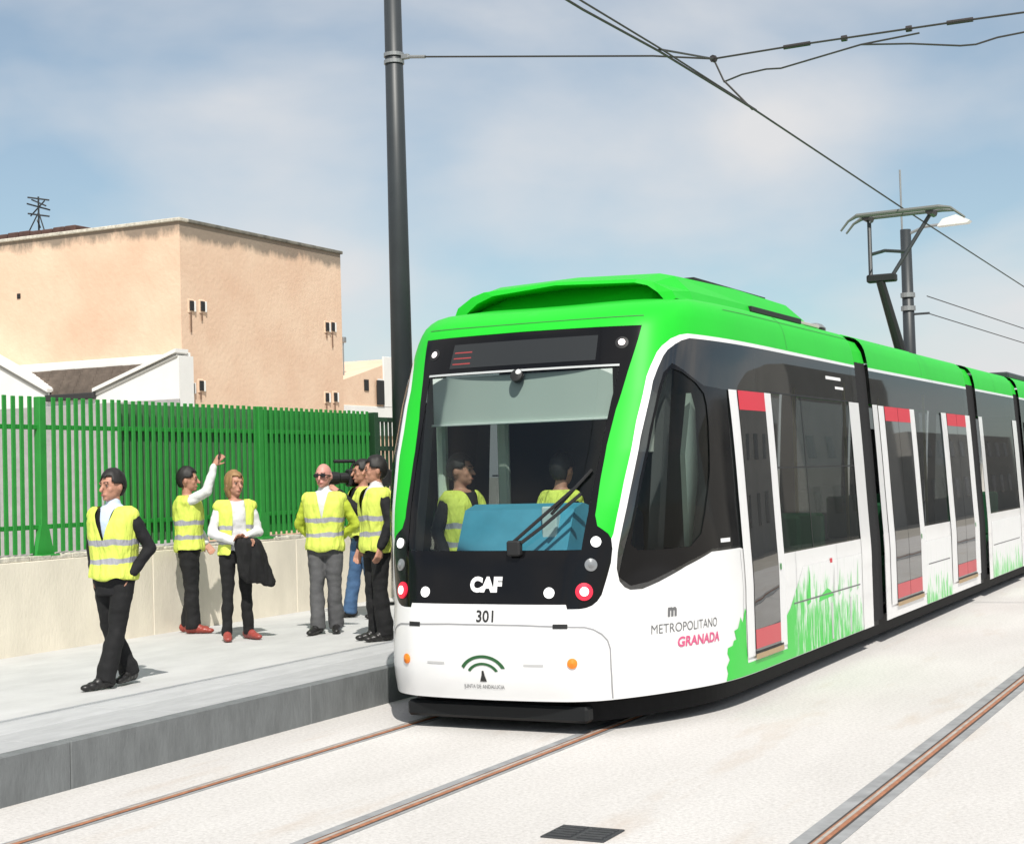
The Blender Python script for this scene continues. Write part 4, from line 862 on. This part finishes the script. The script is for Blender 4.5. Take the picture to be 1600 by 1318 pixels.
    j = MB(); torso(j, 1.02*tw, jacket_z, 1.455, ln, .008)
    for sh, el, wr_ in ((shL, J['elbL'], J['wriL']), (shR, J['elbR'], J['wriR'])):
        cap(j, sh+V((0, 0, -.012)), el, .062*tw, .054, 14); cap(j, el, el+(wr_-el)*.96, .056, .042, 14)
    keepj = (lambda c: not (c.y < ln(c.z).y-.03 and c.z > 1.16 and abs(c.x-ln(c.z).x) < (c.z-1.16)*.22)) if shirt else None
    remeshed('jacket' if shirt else 'shirt', j, .011, CL('top_%.2f_%.2f_%.2f' % top, top, .2), P, 4, .010, keepj, (7, 7, 9))
    if vest:
        w = MB(); torso(w, 1.10*tw, vbot, 1.462, ln, .030)
        for s, sh in ((1, shL), (-1, shR)): cap(w, ln(1.40)+V((s*.08, 0, .02)), sh+V((s*.0, 0, -.005)), .082, .072, 14)
        if vest_side is not None:
            kp = vest_side
        else:
            kp = lambda c: not (c.y < ln(c.z).y-.03 and c.z > vz and abs(c.x-ln(c.z).x) < (c.z-vz)*vopen+.0)
        remeshed('vest', w, .011, VEST, P, 4, .014, lambda c: kp(c) and c.z > vbot+.012+.02*math.sin(c.x*25+c.y*9) and c.z < 1.468, fq=(13, 13, 4))
    # face and hair
    dk = mat('eye_dark', (.02, .015, .012), .2); ew = mat('eye_shaded', (.30, .24, .22), .4)  # eyeball colour darkened to stand for the shadow of the brow
    for s in (1, -1):
        e_ = MB(); ell(e_, hp(s*.032, -.079, 1.648), (.011, .006, .005), HR, 10); eo = e_.build('eye', ew, P, True)
        e_ = MB(); ell(e_, hp(s*.032, -.086, 1.648), (.006, .004, .006), HR, 8); e_.build('pupil', dk, eo)
        e_ = MB(); cap(e_, hp(s*.016, -.093, 1.672), hp(s*.05, -.083, 1.674), .0055, .004, 6); e_.build('eyebrow', mat('brow_%.2f' % hair[0], tuple(c*1.0 for c in hair), .8), P)
    e_ = MB(); ell(e_, hp(0, -.0945, 1.578), (.024, .004, .006), HR, 10); e_.build('mouth', mat('lips', (.36, .11, .10), .5), P)
    if glasses:
        e_ = MB(); 
        for s in (1, -1): ell(e_, hp(s*.034, -.096, 1.648), (.030, .012, .020), HR, 12); cap(e_, hp(s*.06, -.085, 1.652), hp(s*.08, .01, 1.645), .005, .005, 6)
        cap(e_, hp(-.03, -.1, 1.655), hp(.03, -.1, 1.655), .007, .007, 6); e_.build('sunglasses', mat('lens_black', (.008, .008, .01), .1), P)
    if hairstyle != 'bald':
        h_ = MB(); long_ = hairstyle == 'long'
        n = 34; vs = []; fs = []; kq = 24
        loc_ = []
        for i in range(kq+1):
            for jx in range(n):
                a = math.pi*i/kq; bb = 2*math.pi*jx/n; q = V((.0775*math.sin(a)*math.cos(bb), .0985*math.sin(a)*math.sin(bb)+.009, .110*math.cos(a)+.043))
                if long_ and q.z < .0: q = V((q.x*1.12+.0, max(q.y, -.01)*1.10+.012, -.0+q.z*2.1))
                q *= 1+.05*noise.noise(V((q.x*30, q.y*30, q.z*16)))+.02*noise.noise(V((q.x*90, q.y*60, q.z*30)))
                loc_.append(q); vs.append(hc+HR @ q)
        for i in range(kq):
            for jx in range(n):
                ids = (i*n+jx, (i+1)*n+jx, (i+1)*n+(jx+1) % n, i*n+(jx+1) % n); c = sum((loc_[t] for t in ids), V())/4
                fr = c.y < -.035
                lim = .092 if fr else (.045 if c.y < .035 else (-.045 if not long_ else -.2))
                if long_ and not fr: lim = -.16
                if fr and abs(c.x) > .055: lim = .06 if not long_ else -.06
                if c.z > lim: fs.append(ids)
        h_.add(vs, fs); ho = h_.build('hair', mat('hair_%.2f_%.2f' % hair[:2], hair, .6, var=.35, vscale=30, streak=(1, 1, .3)), P, True)
        so_ = ho.modifiers.new('thick', 'SOLIDIFY'); so_.thickness = .010; so_.offset = 1
    return P, J, k
ZP = .2895
# 1. man walking along the platform edge
person('man in dark suit and yellow vest striding along the platform, hands in his pockets', (-8.30, 9.50, ZP), .10, 1.67, shirt=(.55, .66, .80), vopen=.34,
       legs=dict(hipL=(.09, 0, .90), kneL=(.06, -.05, .50), ankL=(.0, -.15, .085), toeL=-.35, kneR=(-.10, .06, .49), ankR=(-.0, .20, .10), toeR=.1),
       arms=dict(elbL=(.285, .10, 1.12), wriL=(.17, -.02, .90), hanL=(-.45, -.2, -1), elbR=(-.285, .11, 1.12), wriR=(-.17, -.02, .90), hanR=(.45, -.2, -1)), hy=-.25, jacket_z=.74)
# 2. man raising a phone
P2, J2, k2 = person('man by the wall raising a phone high in his hand, black trousers and red shoes', (-10.48, 13.16, ZP), math.pi/2+.55, 1.72, jacket_z=.90, top=(.72, .72, .72), trousers=(.007, .007, .008), shoes=(.30, .05, .035),
       legs=dict(kneL=(.09, -.02, .49), ankL=(.10, .04, .085), toeL=.25, kneR=(-.09, -.02, .49), ankR=(-.11, -.04, .085), toeR=-.2),
       arms=dict(elbR=(-.21, -.22, 1.50), wriR=(-.17, -.30, 1.77), hanR=(.1, -.5, .7), elbL=(.23, -.05, 1.13), wriL=(.17, -.16, .95), hanL=(-.2, -.5, -.8)), hy=.0, vopen=.22)
ph = MB().box(-.035, .045, -.055, .055, -.02, .012, .006)
pho = empty('phone', (0, 0, 0)); tag(pho, 'small dark phone held up in the raised hand by the fence', 'phone')
ph = MB().box(-.075, .075, -.006, .006, -.04, .04, .004).build('phone_body', M['ink'], pho); MB().box(-.068, .068, -.0085, -.0065, -.034, .034, .001).build('screen', M['black'], pho)
pho.location = Matrix.Translation((-10.48, 13.16, ZP)) @ Matrix.Rotation(math.pi/2+.55, 4, 'Z') @ (Vector((-.15, -.36, 1.87))*k2); pho.rotation_euler = (.2, .25, math.pi/2+.55)
# 3. woman with coat over her arm
P3, J3, k3 = person('fair-haired woman in white shirt and open vest, black slim trousers, coat over her arm', (-9.51, 12.67, ZP), .95, 1.66, hair=(.30, .17, .07), hairstyle='long', jacket_z=.92, top=(.74, .74, .76), trousers=(.005, .005, .006), slim=.12, shoes=(.32, .06, .05),
       legs=dict(kneL=(.10, -.01, .49), ankL=(.13, .02, .085), toeL=.25, kneR=(-.10, -.01, .49), ankR=(-.12, -.02, .085), toeR=-.25),
       arms=dict(elbL=(.25, .0, 1.12), wriL=(.04, -.20, 1.08), hanL=(-1, -.25, .05), elbR=(-.25, .0, 1.12), wriR=(-.03, -.22, 1.02), hanR=(1, -.25, .0)), hy=.25,
       vest_side=lambda c: abs(c.x) > .075+max(0, (1.2-c.z))*.06 or c.y > .03)
ct = MB(); Vc = [];
for i, (z, rx, ry, ox, oy) in enumerate(((1.07, .10, .035, .05, -.235), (1.02, .135, .06, .06, -.24), (.90, .15, .065, .08, -.235), (.75, .175, .06, .11, -.22), (.64, .195, .05, .15, -.21), (.58, .17, .04, .18, -.205))):
    Vc.append([Vector((ox+rx*math.cos(t)*(1+.10*math.sin(3*t+i*.4)), oy+ry*math.sin(t)*(1+.25*math.sin(5*t)), z+.03*math.cos(t)*(-1 if i > 3 else 0))) for t in [2*math.pi*q/28 for q in range(28)]])
n = 28; ct.add([q for r in Vc for q in r], [(i*n+q, i*n+(q+1) % n, (i+1)*n+(q+1) % n, (i+1)*n+q) for i in range(len(Vc)-1) for q in range(n)]+[tuple(range(n-1, -1, -1)), tuple((len(Vc)-1)*n+q for q in range(n))])
co = empty('coat', (-9.51, 12.67, ZP), .95); co.scale = (k3, k3, k3); tag(co, 'black coat hanging over the fair-haired woman\'s folded arms', 'coat')
remeshed('coat_cloth', ct, .011, CL('coat', (.007, .007, .008)), co, 3, .022, None, (12, 12, 3))
# 4. bald man with sunglasses
person('bald man in dark sunglasses, yellow vest and grey trousers, hands behind his back', (-8.95, 13.42, ZP), .38, 1.72, skin=SKINR, hairstyle='bald', hair=(.25, .15, .12), top=(.60, .72, .06), shirt=(.70, .70, .72), trousers=(.10, .10, .105), glasses=True, vopen=.22, vbot=.84, jacket_z=.9,
       legs=dict(kneL=(.09, -.02, .49), ankL=(.085, .06, .085), toeL=.2, kneR=(-.09, -.04, .49), ankR=(-.08, -.08, .085), toeR=-.25),
       arms=dict(elbL=(.30, .12, 1.12), wriL=(.12, .20, .97), hanL=(-1, .2, -.2), elbR=(-.30, .12, 1.12), wriR=(-.12, .20, .95), hanR=(1, .2, -.2)), hy=-.2)
# 5. camera operator
P5, J5, k5 = person('camera operator in black jacket and blue jeans, half hidden behind the bald man', (-9.50, 15.02, ZP), -.55, 1.76, top=(.006, .006, .008), trousers=(.06, .13, .26), vbot=.90, jacket_z=.85,
       legs=dict(kneR=(-.12, -.06, .49), ankR=(-.16, -.12, .085), toeR=-.2, kneL=(.10, .02, .49), ankL=(.16, .12, .085), toeL=.2),
       arms=dict(elbL=(.25, -.18, 1.20), wriL=(.10, -.34, 1.42), hanL=(-.5, -.5, .4), elbR=(-.27, -.12, 1.16), wriR=(-.16, -.34, 1.40), hanR=(.3, -.6, .5)), hy=-.1)
vc = empty('video_camera', Matrix.Translation((-9.50, 15.02, ZP)) @ Matrix.Rotation(-.55, 4, 'Z') @ (Vector((-.18, .20, 1.57))*k5), -.55); tag(vc, 'black shoulder video camera pointing left, held by the camera operator', 'video camera')
MB().box(-.07, .07, -.30, .22, -.10, .10, .02).build('camera_body', M['mblack'], vc); MB().tube([(0, -.30, 0), (0, -.40, 0), (0, -.42, 0), (0, -.56, 0)], [.06, .06, .072, .078], 14).build('lens', M['mblack'], vc)
MB().box(-.03, .03, .22, .34, -.08, .08, .015).build('battery', M['mblack'], vc); MB().tube([(0, -.25, .10), (0, -.22, .17), (0, .05, .17), (0, .08, .10)], .016, 8).build('handle', M['mblack'], vc)
MB().box(.07, .13, -.28, -.06, .02, .09, .012).build('viewfinder', M['mblack'], vc); MB().tube([(0, -.2, .19), (0, -.46, .19)], .02, 8).build('microphone', M['mblack'], vc); MB().box(-.0715, -.0705, -.05, .03, .0, .04, 0).build('badge', M['logo'], vc)
# 6. man beside the tram nose
person('dark-haired man in profile wearing a yellow vest, partly hidden by the tram nose', (-8.02, 12.92, ZP), -.62, 1.76, top=(.006, .006, .008), shirt=(.7, .66, .66), trousers=(.005, .005, .006), vopen=.20, vbot=.84,
       legs=dict(kneL=(.09, -.02, .49), ankL=(.09, .03, .085), kneR=(-.09, -.02, .49), ankR=(-.10, .02, .085)),
       arms=dict(elbR=(-.26, .04, 1.12), wriR=(-.25, -.08, .88)), hy=-.25)
# people inside the cab
person('person in yellow vest and dark jacket in the left half of the tram cab', (-5.95, 10.86, .345), 1.3, 1.66, vox=.011, group='people standing inside the tram cab', arms=dict(elbL=(.30, -.10, 1.15), wriL=(.12, -.26, 1.10)), hy=.4)
person('driver in yellow vest behind the blue console at the right of the cab', (-5.17, 10.90, .345), 2.7, 1.64, vox=.011, group='people standing inside the tram cab', lean=(-.04, -.05), hy=.3)
